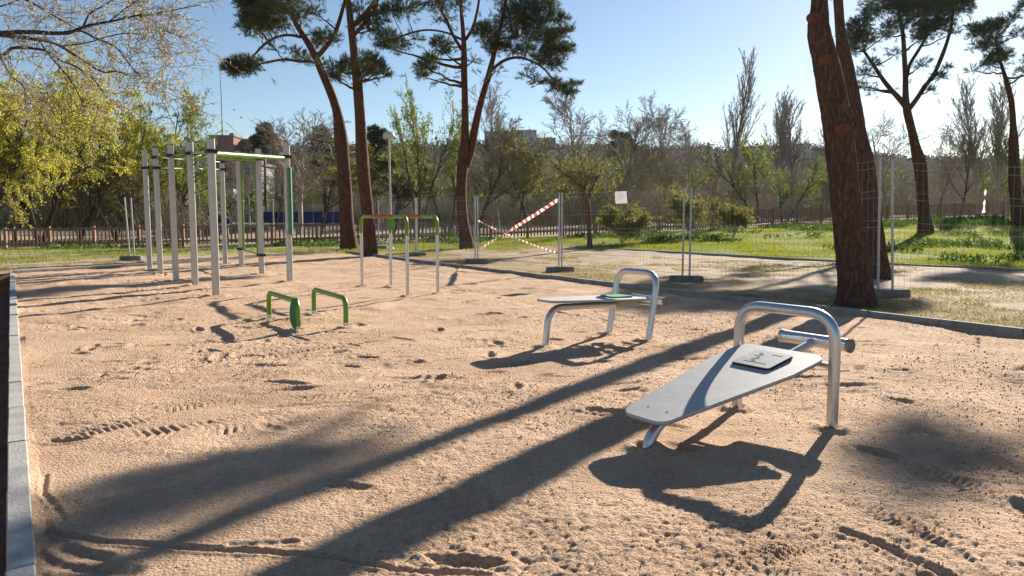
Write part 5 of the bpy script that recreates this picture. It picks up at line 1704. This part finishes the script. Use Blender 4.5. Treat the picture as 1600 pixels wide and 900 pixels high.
# ------------------------------------------------------------------ little crooked tree and shrubs on the lawn edge
def crooked_tree():
    b = gnd(922, 389); D = b.y
    root = thing('small_tree', b, 'small crooked tree with thin olive crown in front of the fence', 'tree')
    S1 = [(922, 392, 9), (921, 365, 8), (920, 340, 8), (917, 315, 8), (911, 298, 8), (905, 288, 6)]
    g = G(); segs_ = []
    def st(S):
        P = [(*at(u, v, D), w * D / F / 2) for u, v, w in S]
        return trunk_tube(g, P, 9, 18, 0.06, 3)
    st(S1)
    st([(908, 292, 6), (895, 280, 5), (880, 270, 4), (868, 258, 3), (855, 245, 2)])
    st([(912, 298, 5), (916, 282, 4), (912, 262, 3), (905, 240, 2)])
    st([(916, 312, 5), (926, 292, 4), (936, 275, 3), (942, 255, 2)])
    g.build('trunk', mat('crooked_bark', (0.10, 0.048, 0.028), 0.9, var=0.3, vscale=10), root)
    rg = np.random.default_rng(9)
    gc = G()
    N = 330
    cx = rg.uniform(845, 965, N); cy = 268 + rg.normal(size=N) * 20 + (np.abs(cx - 905) / 60) ** 2 * 8
    tips = np.array([at(u, v, D + rg.normal() * 0.9) for u, v in zip(cx, cy)])
    hub = np.array([at(u, v, D) for u, v in ((905, 285), (880, 272), (915, 275), (935, 278), (865, 258))])
    hb = hub[rg.integers(0, 5, N)]
    gc.slivers(hb, tips, np.full(N, 0.02), 0, rg)
    idx = rg.integers(0, N, 3000); t = rg.uniform(0.45, 1.05, (3000, 1))
    gc.leaves(hb[idx] * (1 - t) + tips[idx] * t + rg.normal(size=(3000, 3)) * 0.07, 0.07, 0.035, 1, rg)
    gc.build('crown', [M_TWIGB, M_OLEAF], root)
crooked_tree()

def shrub(u, v, vtop, wpx, label, seed, leaf, nleaf):
    b = gnd(u, v); D = b.y
    root = thing('shrub', b, label, 'shrub', 'shrubs along the lawn edge')
    h = at(u, vtop, D).z - b.z; w = wpx * D / F / 2
    lev, P0, P1, R0, R1 = skeleton('shrub', seed, 10.0, 0.1, 7)
    hw = float(np.percentile(np.hypot(P1[:, 0], P1[:, 1]), 96))
    k = np.array([w / hw, w / hw, h / 10.0]); o = np.array(b)
    rg = np.random.default_rng(seed)
    gs = G(); m = lev <= 1
    gs.segs(P0[m] * k + o, P1[m] * k + o, np.maximum(R0[m] * 0.16, 0.006), np.maximum(R1[m] * 0.16, 0.004), 4)
    gs.build('stems', M_TWIGB, root)
    gc = G(); m = lev >= 2
    gc.slivers(P0[m] * k + o, P1[m] * k + o, np.full(m.sum(), 0.012), 0, rg)
    ml = np.where(lev >= 2)[0]; idx = rg.choice(ml, nleaf); t = rg.random((nleaf, 1))
    gc.leaves((P0[idx] * (1 - t) + P1[idx] * t) * k + o + rg.normal(size=(nleaf, 3)) * 0.03, 0.085, 0.05, 1, rg)
    gc.build('crown', [M_TWIGB, leaf], root)
shrub(972, 381, 318, 95, 'wide olive shrub below the paper notice', 31, M_OLEAF, 9000)
shrub(1078, 372, 290, 85, 'tallest leggy shrub behind the double fence post', 32, M_OLEAF, 6000)
shrub(1146, 371, 318, 66, 'rounded pale shrub right of the double fence post', 33, M_OLEAF, 5000)
shrub(1118, 360, 300, 50, 'thin shrub between the leggy and the rounded one', 34, M_OLEAF, 1200)

# ------------------------------------------------------------------ overhanging branches of a near tree, top left
def overhang():
    D = 9.5
    base = Vector((-11.5, 8.5, float(H(-11.5, 8.5))))
    root = thing('overhanging_tree', base, 'near tree reaching thin branches with pale buds into the top left corner', 'tree')
    rg = np.random.default_rng(12)
    g = G()
    hub = Vector((-11.0, 9.0, 4.4))
    trunk_tube(g, [(base.x, base.y, base.z - 0.3, 0.26), (base.x + 0.1, base.y + 0.1, 1.6, 0.2), (base.x + 0.2, base.y + 0.3, 3.0, 0.17), (hub.x, hub.y, hub.z, 0.14)], 12, 20, 0.06, 8)
    limbs = [
        [(-60, 60), (0, 52), (50, 50), (105, 52), (130, 42), (170, 34), (215, 24), (260, 18), (310, 8)],
        [(-60, 40), (0, 55), (60, 62), (95, 72), (120, 88), (150, 108), (185, 112), (225, 128), (248, 140)],
        [(-60, 100), (0, 88), (30, 74), (55, 76), (90, 92), (125, 108), (150, 128), (165, 150)],
        [(100, 50), (125, 48), (150, 60), (175, 70), (195, 92), (215, 115), (235, 130)],
        [(130, 42), (140, 22), (160, 10), (185, -5), (220, -25)],
        [(-60, -20), (20, -10), (60, 10), (90, 28), (125, 48)],
        [(95, 72), (130, 68), (165, 58), (200, 52), (240, 60), (262, 85)],
        [(-40, 20), (0, 10), (40, -5), (90, -30)],
        [(215, 24), (240, 40), (262, 50), (285, 46)],
        [(60, 62), (80, 90), (110, 125), (130, 160)],
        [(0, 88), (15, 115), (38, 140), (40, 165)],
        [(170, 34), (200, 10), (230, -10)],
    ]
    tw0, tw1, wd = [], [], []
    L0, leafp = [], []
    for li, l in enumerate(limbs):
        dd = rg.uniform(-0.5, 0.9)
        P = []
        for i, (u, v) in enumerate(l):
            P.append((*at(u, v, D + dd + 0.12 * i * rg.uniform(-1, 1)), 0))
        P = np.array(P)
        r0 = 0.72 * (0.045, 0.035, 0.03, 0.018, 0.02, 0.03, 0.015, 0.02, 0.01, 0.015, 0.014, 0.012)[li]
        P[:, 3] = np.linspace(r0, 0.005, len(P))
        S = trunk_tube(g, P, 6, 26, 0.05, li)
        if li in (0, 1, 2, 5, 7):
            g.tube([tuple(hub), ((hub.x + P[0, 0]) / 2, (hub.y + P[0, 1]) / 2, (hub.z + P[0, 2]) / 2 + 0.1), tuple(P[0, :3])], [0.10, 0.07, r0], 7, cap=False)
        # side twigs
        for k in range(22):
            i = rg.integers(3, 26)
            p = S[i, :3]
            d = S[min(i + 1, 25), :3] - S[i - 1, :3]; d /= np.linalg.norm(d)
            d = d * 0.9 + rg.normal(size=3) * 0.55 + np.array([0, 0, 0.05]); d /= np.linalg.norm(d)
            L = rg.uniform(0.25, 0.95)
            q = p.copy()
            for s in range(5):
                d2 = d + rg.normal(size=3) * 0.16 + np.array([0, 0, -0.05 * s])
                d2 /= np.linalg.norm(d2); d = d2
                qn = q + d * L / 5
                tw0.append(q); tw1.append(qn); wd.append(0.0055 * (1 - 0.12 * s))
                if s >= 1:
                    for _ in range(2):
                        e = d * 0.7 + rg.normal(size=3) * 0.6; e /= np.linalg.norm(e)
                        le = rg.uniform(0.08, 0.28)
                        tw0.append(qn); tw1.append(qn + e * le); wd.append(0.0042)
                        for _ in range(3):
                            leafp.append(qn + e * le * rg.uniform(0.1, 1.0) + rg.normal(size=3) * 0.012)
                q = qn
    g.build('trunk', M_DTRUNK, root)
    gc = G()
    wd = np.array(wd)
    gc.segs(np.array(tw0), np.array(tw1), wd * 0.75, wd * 0.5, 3)
    lp = np.array(leafp)
    gc.leaves(lp, 0.036, 0.016, 1, rg, up=-0.2)
    gc.build('crown', [M_TWIGB, M_CATKIN], root)
overhang()

# ------------------------------------------------------------------ grass and weeds
def poly_sample(n, xr, yr, keep, rg):
    out = []
    tot = 0
    while tot < n:
        x = rg.uniform(*xr, 60000); y = rg.uniform(*yr, 60000)
        m = keep(x, y, rg.random(60000))
        out.append(np.stack([x[m], y[m]], 1)); tot += m.sum()
    return np.concatenate(out)[:n]
def grass():
    rg = np.random.default_rng(55)
    def keep_lawn(x, y, r):
        lk = -line_d(LK0, LK1, x, y)
        inview = (np.abs(x) < 0.74 * y + 1)
        fy = fence_y(x)
        bk = -line_d(C_BL, C_BR, x, y)
        a = (x > LK0.x) & (lk > 0.1) & (y < fy - 0.1)
        b = (y > fy - 9) & (y < fy)
        c = (bk > 3.6) & (x < C_BR.x + 1.5) & (y < fy)
        pat = vnoise(x * 0.5, y * 0.5, 61) + 0.6 * vnoise(x * 1.6, y * 1.6, 62)
        dens = np.clip(0.55 + 1.1 * pat, 0.05, 1) * np.clip(28 / y, 0, 1) ** 1.2
        dens = np.where(x < C_BR.x + 2, dens * 0.4, dens)
        dens = np.where((x < -6) & (y > fy - 3.4) & (y < fy - 2.0), 0, dens)
        return inview & (a | b | c) & (r < dens)
    P = poly_sample(110000, (-30, 44), (12, 62), keep_lawn, rg)
    z = H(P[:, 0], P[:, 1]) - 0.01
    p0 = np.stack([P[:, 0], P[:, 1], z], 1)
    hgt = rg.uniform(0.05, 0.13, len(P)) * (1 + 0.8 * np.clip(vnoise(P[:, 0] * 0.8, P[:, 1] * 0.8, 63), 0, 1))
    tip = p0 + np.stack([rg.normal(size=len(P)) * 0.03, rg.normal(size=len(P)) * 0.03, hgt], 1)
    g = G().slivers(p0, tip, np.full(len(P), 0.022), 0, rg)
    tag(g.build('lawn_grass', M_GRASS), 'short bright green grass of the lawn', 'grass', kind='stuff')
    # broad-leaved weeds: dense clumps
    def keep_weed(x, y, r):
        lk = -line_d(LK0, LK1, x, y)
        fy = fence_y(x)
        a = (x > LK0.x - 1) & (lk > 0.6) & (y < fy - 0.2)
        b = (y > fy - 3.5) & (y < fy - 0.1)
        pat = vnoise(x * 0.42 + 9, y * 0.42, 71) + 0.5 * vnoise(x * 1.3, y * 1.3, 72)
        nearfence = sstep((y - (fy - 12)) / 9)
        return (np.abs(x) < 0.74 * y + 1) & (a | b) & (pat > 0.24 - 0.22 * nearfence)
    P = poly_sample(34000, (-28, 44), (14, 62), keep_weed, rg)
    hh = 0.10 + 0.30 * np.clip(vnoise(P[:, 0] * 0.42 + 9, P[:, 1] * 0.42, 71) + 0.5 * vnoise(P[:, 0] * 1.3, P[:, 1] * 1.3, 72), 0, 1)
    p0 = np.stack([P[:, 0], P[:, 1], H(P[:, 0], P[:, 1]) + rg.random(len(P)) * hh], 1)
    g = G().leaves(p0, 0.12, 0.06, 0, rg, up=0.9)
    tag(g.build('weeds', M_WEED), 'clumps of dark green leafy weeds on the lawn', 'weeds', kind='stuff')
    # thin dry grass on the verge and path edges
    def keep_dry(x, y, r):
        rk = -line_d(C_BR, C_NR, x, y); lk = -line_d(LK0, LK1, x, y); bk = -line_d(C_BL, C_BR, x, y)
        fy = fence_y(x)
        pat = vnoise(x * 0.6 + 2, y * 0.6, 81) + 0.6 * vnoise(x * 2.0, y * 2.0, 82)
        a = (rk > 0.15) & (rk < 2.6) & (pat > 0.0)
        b = (rk > 0.15) & ((lk < -0.1) | (x < LK0.x)) & (y < fy - 2) & (pat > 0.22)
        c = (bk > 0.3) & (bk < 3) & (x < C_BR.x) & (pat > 0.2)
        return (np.abs(x) < 0.76 * y + 1) & (a | b | c) & (y > 5)
    P = poly_sample(42000, (-24, 30), (6, 36), keep_dry, rg)
    p0 = np.stack([P[:, 0], P[:, 1], H(P[:, 0], P[:, 1]) - 0.01], 1)
    tip = p0 + np.stack([rg.normal(size=len(P)) * 0.045, rg.normal(size=len(P)) * 0.045, rg.uniform(0.02, 0.07, len(P))], 1)
    g = G().slivers(p0, tip, np.full(len(P), 0.014), 0, rg)
    tag(g.build('dry_grass', M_STRAW), 'sparse straw-coloured grass on the bare verge', 'grass', kind='stuff')
grass()

# ------------------------------------------------------------------ cars, hoarding, road furniture
def car(u, vb, D, heading, paint, label, length=4.3, height=1.5, suv=False):
    x = at(u, 340, D).x; z = float(H(x, D))
    o = Vector((x, D, z))
    root = thing('parked_car', o, label, 'car', 'cars parked along the road')
    e = Vector((math.cos(heading), math.sin(heading), 0)); s = Vector((-e.y, e.x, 0))
    k = length / 4.3; hh = height / 1.5
    w = 0.88
    low = [(-2.15, 0.32), (-2.12, 0.72), (-1.98, 0.93), (-0.95, 0.98), (0.95, 0.98), (1.75, 0.86), (2.1, 0.68), (2.15, 0.32)]
    if suv: low = [(-2.15, 0.36), (-2.14, 0.8), (-2.08, 1.0), (-0.95, 1.04), (0.9, 1.04), (1.85, 0.96), (2.12, 0.78), (2.15, 0.36)]
    cab = [(-1.75, 0.95), (-1.25, 1.40), (-0.9, 1.48), (0.25, 1.48), (0.6, 1.40), (1.2, 0.97)]
    if suv: cab = [(-2.0, 1.0), (-1.8, 1.44), (-1.5, 1.5), (0.3, 1.5), (0.65, 1.42), (1.15, 1.02)]
    def loft(prof, w0, w1, m, name, par):
        g = G(); n = len(prof)
        zs = [q[1] for q in prof]; zl, zh = min(zs), max(zs)
        V = []
        for sd in (-1, 1):
            for (px, pz) in prof:
                ww = w0 + (w1 - w0) * (pz - zl) / (zh - zl)
                V.append(tuple(o + e * (px * k) + s * (sd * ww) + Vector((0, 0, pz * hh))))
        f = [[i, (i + 1) % n, n + (i + 1) % n, n + i] for i in range(n)]
        g.add(V, f, 0, False)
        for a in (0, n):
            c = np.mean(np.array(V[a:a + n]), 0)
            g.add(V[a:a + n] + [tuple(c)], [[i, (i + 1) % n, n] for i in range(n)], 0, False)
        return g.build(name, m, par)
    body = loft(low, w, w * 0.97, paint, 'body', root)
    loft(cab, w * 0.96, w * 0.74, paint, 'cabin', root)
    cx = sum(q[0] for q in cab) / len(cab)
    win = [(px * 0.90 + cx * 0.1, 0.98 + (pz - 0.95) * 0.82 + 0.02) for px, pz in cab]
    loft(win, w * 0.965, w * 0.80, M_GLASS, 'side_windows', root)
    for px in (-1.3, 1.32):
        for sd in (-1, 1):
            c = o + e * (px * k) + s * (sd * (w - 0.06)) + Vector((0, 0, 0.32))
            wh = G().tube([c - s * 0.1, c + s * 0.1], 0.32, 16).build('wheel', M_TYRE, root)
            G().tube([c + s * sd * 0.09, c + s * sd * 0.115], 0.19, 12).build('rim', M_GALV, wh)
    for sd in (-1, 1):
        c = o + e * (2.08 * k) + s * (sd * 0.62) + Vector((0, 0, 0.70 * hh))
        G().cbox(c, (0.12, 0.34, 0.14), heading, 0.03).build('headlight', M_GALV, root)
        c = o - e * (2.09 * k) + s * (sd * 0.66) + Vector((0, 0, 0.78 * hh))
        G().cbox(c, (0.10, 0.26, 0.16), heading, 0.03).build('tail_light', mat('tail_red', (0.35, 0.02, 0.02), 0.3), root)
    return root
P_DARK = mat('dark_blue_grey_paint', (0.028, 0.034, 0.052), 0.25, 0.2)
P_BLUE = mat('deep_blue_paint', (0.012, 0.022, 0.16), 0.25, 0.1)
P_PALE = mat('pale_blue_paint', (0.34, 0.44, 0.60), 0.25, 0.2)
P_SILV = mat('silver_paint', (0.48, 0.50, 0.53), 0.3, 0.4)
car(215, 345, 82, math.pi * 0.98, P_DARK, 'dark blue-grey car beyond the fence at the left of the rig', 4.6, 1.65, True)
car(168, 346, 86, 0.05, P_SILV, 'grey car partly hidden beyond the left trees', 4.4, 1.55)
car(322, 350, 70, math.pi * 1.05, P_BLUE, 'deep blue car seen between the rig posts', 4.3, 1.6)
car(684, 348, 78, 0.1, P_PALE, 'pale blue car left of the forked middle pine', 4.2, 1.55, True)
car(1035, 338, 80, 0.0, P_SILV, 'silver car glimpsed behind the shrubs', 4.2, 1.5)

def hoarding():
    D = 74.0
    x0 = at(412, 340, D).x; x1 = at(552, 340, D).x
    root = thing('site_hoarding', (x0, D, float(H(x0, D))), 'low blue panel hoarding beyond the fence, pale post caps along its top', 'hoarding')
    n = 9
    m = mat('blue_sheet', (0.022, 0.038, 0.15), 0.6, 0, var=0.45, vscale=0.5)
    for i in range(n):
        xa = x0 + (x1 - x0) * i / n; xb = x0 + (x1 - x0) * (i + 1) / n - 0.05
        z0 = float(H((xa + xb) / 2, D)) + 0.12
        G().cbox(((xa + xb) / 2, D, z0 + 0.55), (xb - xa, 0.06, 1.1), 0, 0.02).build('panel', m, root)
        G().tube([(xa, D - 0.06, z0 - 0.2), (xa, D - 0.06, z0 + 1.45)], 0.035, 6).build('post', M_GALV, root)
        G().cbox((xa, D - 0.06, z0 + 1.52), (0.14, 0.14, 0.16), 0, 0.04).build('lamp', M_WHITE, root)  # plain pale cap of the hoarding post, gives no light
hoarding()
def rail(D, u0, u1, label):
    x0 = at(u0, 340, D).x; x1 = at(u1, 340, D).x
    root = thing('guard_rail', (x0, D, float(H(x0, D))), label, 'guard rail', 'pale guard rails along the road')
    z = float(H((x0 + x1) / 2, D))
    g = G()
    prof = [(-0.02, -0.15), (0.04, -0.09), (-0.01, 0.0), (0.04, 0.09), (-0.02, 0.15)]
    g.prism(prof, ((x0, D, z + 0.55), (0, -1, 0), (0, 0, 1), (1, 0, 0)), 0, x1 - x0)
    g.build('beam', mat('rail_paint', (0.55, 0.55, 0.54), 0.5, 0.2), root)
    n = max(2, int((x1 - x0) / 4))
    for i in range(n + 1):
        x = x0 + (x1 - x0) * i / n
        G().cbox((x, D + 0.06, z + 0.3), (0.1, 0.06, 0.7), 0, 0.01).build('post', M_GALV, root)
rail(66, 60, 240, 'pale guard rail beyond the fence at the far left')
rail(66.5, 262, 420, 'pale guard rail beyond the fence behind the rig')
def street_pole(u, vt, vb, D, label, arm=0.0):
    x = at(u, 340, D).x; z = float(H(x, D)); top = at(u, vt, D).z
    root = thing('street_pole', (x, D, z), label, 'pole', 'thin grey poles beyond the fence')
    G().tube([(x, D, z - 0.2), (x, D, (z + top) / 2), (x, D, top)], [0.075, 0.06, 0.045], 8).build('pole', M_GALV, root)
    if arm:
        G().tube(bezier_arc([(x, D, top - 0.1), (x, D, top + 0.3), (x + arm, D, top + 0.35)], 0.2, 5), 0.035, 6).build('arm', M_GALV, root)
        G().cbox((x + arm, D, top + 0.33), (0.5, 0.18, 0.1), 0, 0.03).build('lamp_head', M_WHITE, root)
    else:
        G().cbox((x, D, top + 0.03), (0.16, 0.16, 0.10), 0, 0.03).build('cap', M_GALV, root)
street_pole(312, 250, 350, 60, 'thin tall pole seen between the rig posts')
street_pole(390, 303, 350, 66, 'street lamp with short arm inside the climbing frame', 0.6)
street_pole(472, 240, 345, 66, 'thin pole standing before the blue hoarding')
street_pole(190, 318, 352, 58, 'short sign pole left of the rig')
street_pole(427, 313, 346, 66, 'short thin pole right of the climbing frame')

# ------------------------------------------------------------------ hills and far buildings
def hill():
    g = G()
    us = np.linspace(-500, 2300, 220)
    ridge = np.interp(us, [-500, 200, 330, 450, 600, 760, 900, 1050, 1200, 1300, 1420, 1500, 1600, 2300], [240, 236, 228, 232, 232, 231, 235, 238, 234, 239, 246, 250, 254, 264])
    ridge = ridge + 9 * vnoise(us / 60, 0 * us, 90) + 4.5 * vnoise(us / 24, 0 * us, 91) + 4.5 * vnoise(us / 9, 0 * us, 92)
    V = []
    Ds = [150, 220, 300, 380, 430, 460, 560]
    fr = [0.0, 0.10, 0.38, 0.75, 0.93, 1.0, 0.55]
    for D, q in zip(Ds, fr):
        for u, v in zip(us, ridge):
            top = at(u, v, 460).z
            x = at(u, 340, D).x
            V.append((x, D, 0.3 + (top - 0.3) * q + (1.2 * float(vnoise(u / 6.0, D / 9.0, 93)) if 0 < q < 1 else 0)))
    n = len(us)
    a = (np.arange(len(Ds) - 1)[:, None] * n + np.arange(n - 1)[None]).ravel()
    g.add(V, np.stack([a, a + 1, a + n + 1, a + n], 1))
    o = g.build('hill', mat('wooded_hill', (0.035, 0.036, 0.030), 1.0, 0, col2=(0.075, 0.068, 0.052), vscale=0.09, bump=1.2, bscale=0.25, spec=0.0))
    tag(o, kind='structure')
    # tree tops along the ridge
    rg = np.random.default_rng(3)
    gw = G(); 
    for u in np.arange(200, 1700, 4.0):
        v = np.interp(u, us, ridge)
        D = 452 + rg.uniform(-14, 4)
        p = at(u + rg.uniform(-2, 2), v + 2, D)
        n_ = 60
        d = rg.normal(size=(n_, 3)); d[:, 2] = np.abs(d[:, 2])
        s = rg.uniform(0.9, 2.6)
        gw.leaves(np.array(p) + d * s * np.array([1.0, 1, 0.9]), 1.1, 0.9, 0, rg)
    tag(gw.build('ridge_trees', mat('ridge_foliage', (0.035, 0.042, 0.03), 0.9, col2=(0.075, 0.07, 0.05), vscale=0.12)), 'dark line of trees along the far ridge', 'woodland', kind='stuff')
hill()
def block(u0, u1, vt, vb, D, label, wallm, storeys, cols, name='apartment_block', depth=14, roofm=None):
    a = at(u0, vb, D); b = at(u1, vb, D); top = at(u0, vt, D).z
    root = thing(name, ((a.x + b.x) / 2, D, a.z), label, 'building', 'buildings on the far rise')
    w = b.x - a.x; h = top - a.z
    cx = (a.x + b.x) / 2
    g = G().box((cx, D + depth / 2, a.z + h / 2 - 2), (w, depth, h + 4))
    g.build('wall', wallm, root)
    r = G().box((cx, D + depth / 2, top + 0.25), (w + 0.8, depth + 0.8, 0.5)).build('roof', roofm or M_CONCD, root)
    G().box((cx + w * 0.22, D + depth / 2, top + 1.1), (w * 0.18, 3, 1.6)).build('stair_head', wallm, r)
    ww = w / cols * 0.5; wh = h / storeys * 0.5
    wm = G().box((0, 0, 0), (ww, 0.3, wh)).mesh('window', M_GLASS)
    for i in range(cols):
        for j in range(storeys):
            o = bpy.data.objects.new('window', wm); COL.objects.link(o)
            o.parent = root
            o.location = (a.x + w * (i + 0.5) / cols - cx, -0.1, h * (j + 0.5) / storeys)
BRICK = mat('red_brick', (0.26, 0.105, 0.075), 0.9, 0, var=0.18, vscale=0.8)
BRICK2 = mat('orange_brick', (0.34, 0.16, 0.10), 0.9, 0, var=0.18, vscale=0.8)
block(328, 366, 213, 262, 300, 'red brick apartment block below the tall aerial', BRICK, 5, 6)
block(366, 392, 219, 262, 310, 'lower brick block right of the aerial one', BRICK2, 4, 4)
block(392, 432, 216, 262, 305, 'brick block with stair head nearest the bare beige tree', BRICK, 5, 6)
block(300, 328, 222, 262, 315, 'pale block at the left end of the brick row', mat('pale_render', (0.50, 0.48, 0.45), 0.9, var=0.1), 4, 4)
block(379, 408, 258, 296, 140, 'grey balconied house framed by the climbing frame', mat('grey_render', (0.22, 0.20, 0.19), 0.9, var=0.1), 2, 2, 'house', 8)
block(310, 372, 316, 345, 105, 'low pale grey shed wall behind the rig', mat('blue_grey_sheet', (0.30, 0.32, 0.35), 0.8, var=0.08), 1, 3, 'shed', 6)
block(800, 838, 204, 250, 620, 'blue-grey tower slab on the horizon right of the middle pine', mat('tower_grey', (0.20, 0.25, 0.30), 0.8, var=0.06), 8, 6, 'tower_block', 20)
block(757, 802, 206, 250, 640, 'long low grey block left of the tower slab', mat('tower_dull', (0.17, 0.19, 0.22), 0.8, var=0.06), 7, 7, 'tower_block', 20)
block(835, 868, 216, 250, 650, 'lowest grey block right of the tower slab', mat('tower_brown', (0.16, 0.15, 0.15), 0.8, var=0.06), 5, 5, 'tower_block', 20)
block(1255, 1266, 226, 236, 420, 'tiny pale house on the ridge left of the massive trunk', mat('pale_render', (0.5, 0.48, 0.45), 0.9), 1, 2, 'house', 8)
def aerial():
    D = 305
    a = at(348, 213, D); t = at(347, 97, D)
    root = thing('radio_aerial', a, 'very thin tall aerial above the brick block', 'aerial')
    G().tube([(a.x, D, a.z - 3), (a.x, D, t.z * 0.6 + a.z * 0.4), (a.x - 0.2, D, t.z)], [0.24, 0.20, 0.12], 6).build('mast', mat('aerial_steel', (0.22, 0.23, 0.25), 0.6, 0.3), root)
    G().cbox((a.x, D, a.z + 0.3), (1.2, 1.2, 0.8), 0, 0.1).build('foot', M_GALV, root)
aerial()

# ------------------------------------------------------------------ two birds in the distance
for (u, v, lab) in ((366, 172, 'upper of two tiny birds in the sky by the aerial'), (377, 184, 'lower of two tiny birds in the sky by the aerial')):
    D = 95.0
    p = at(u, v, D)
    root = thing('bird', p, lab, 'bird', 'two birds in the sky')
    mb = mat('bird_dark', (0.06, 0.06, 0.07), 0.8)
    G().tube([p + Vector((-0.14, 0, 0)), p + Vector((-0.06, 0, 0.01)), p + Vector((0.05, 0, 0.01)), p + Vector((0.12, 0, 0.03)), p + Vector((0.15, 0, 0.025))], [0.01, 0.035, 0.045, 0.028, 0.006], 8).build('body', mb, root)
    for sd in (-1, 1):
        g = G(); w = [p + Vector((0.04, sd * 0.03, 0.02)), p + Vector((-0.05, sd * 0.03, 0.02)), p + Vector((-0.07, sd * 0.16, 0.09)), p + Vector((0.0, sd * 0.28, 0.10)), p + Vector((0.05, sd * 0.15, 0.09))]
        vs = [tuple(q) for q in w] + [tuple(q - Vector((0, 0, 0.008))) for q in w]
        g.add(vs, [[0, 1, 2], [0, 2, 4], [2, 3, 4], [5, 7, 6], [5, 9, 7], [7, 9, 8]], 0, False)
        g.build('wing', mb, root)

# ------------------------------------------------------------------ haze: a thin even veil of air
def haze():
    m = bpy.data.materials.new('thin_air')
    m.use_nodes = True
    nt = m.node_tree; nt.nodes.clear()
    out = nt.nodes.new('ShaderNodeOutputMaterial')
    v = nt.nodes.new('ShaderNodeVolumePrincipled')
    v.inputs['Color'].default_value = (0.93, 0.95, 1.0, 1)
    v.inputs['Density'].default_value = 0.00006
    v.inputs['Anisotropy'].default_value = 0.45
    nt.links.new(v.outputs[0], out.inputs['Volume'])
    o = G().box((0, 1200, 31), (4200, 3800, 70)).build('haze', m)
    tag(o, kind='stuff')
haze()
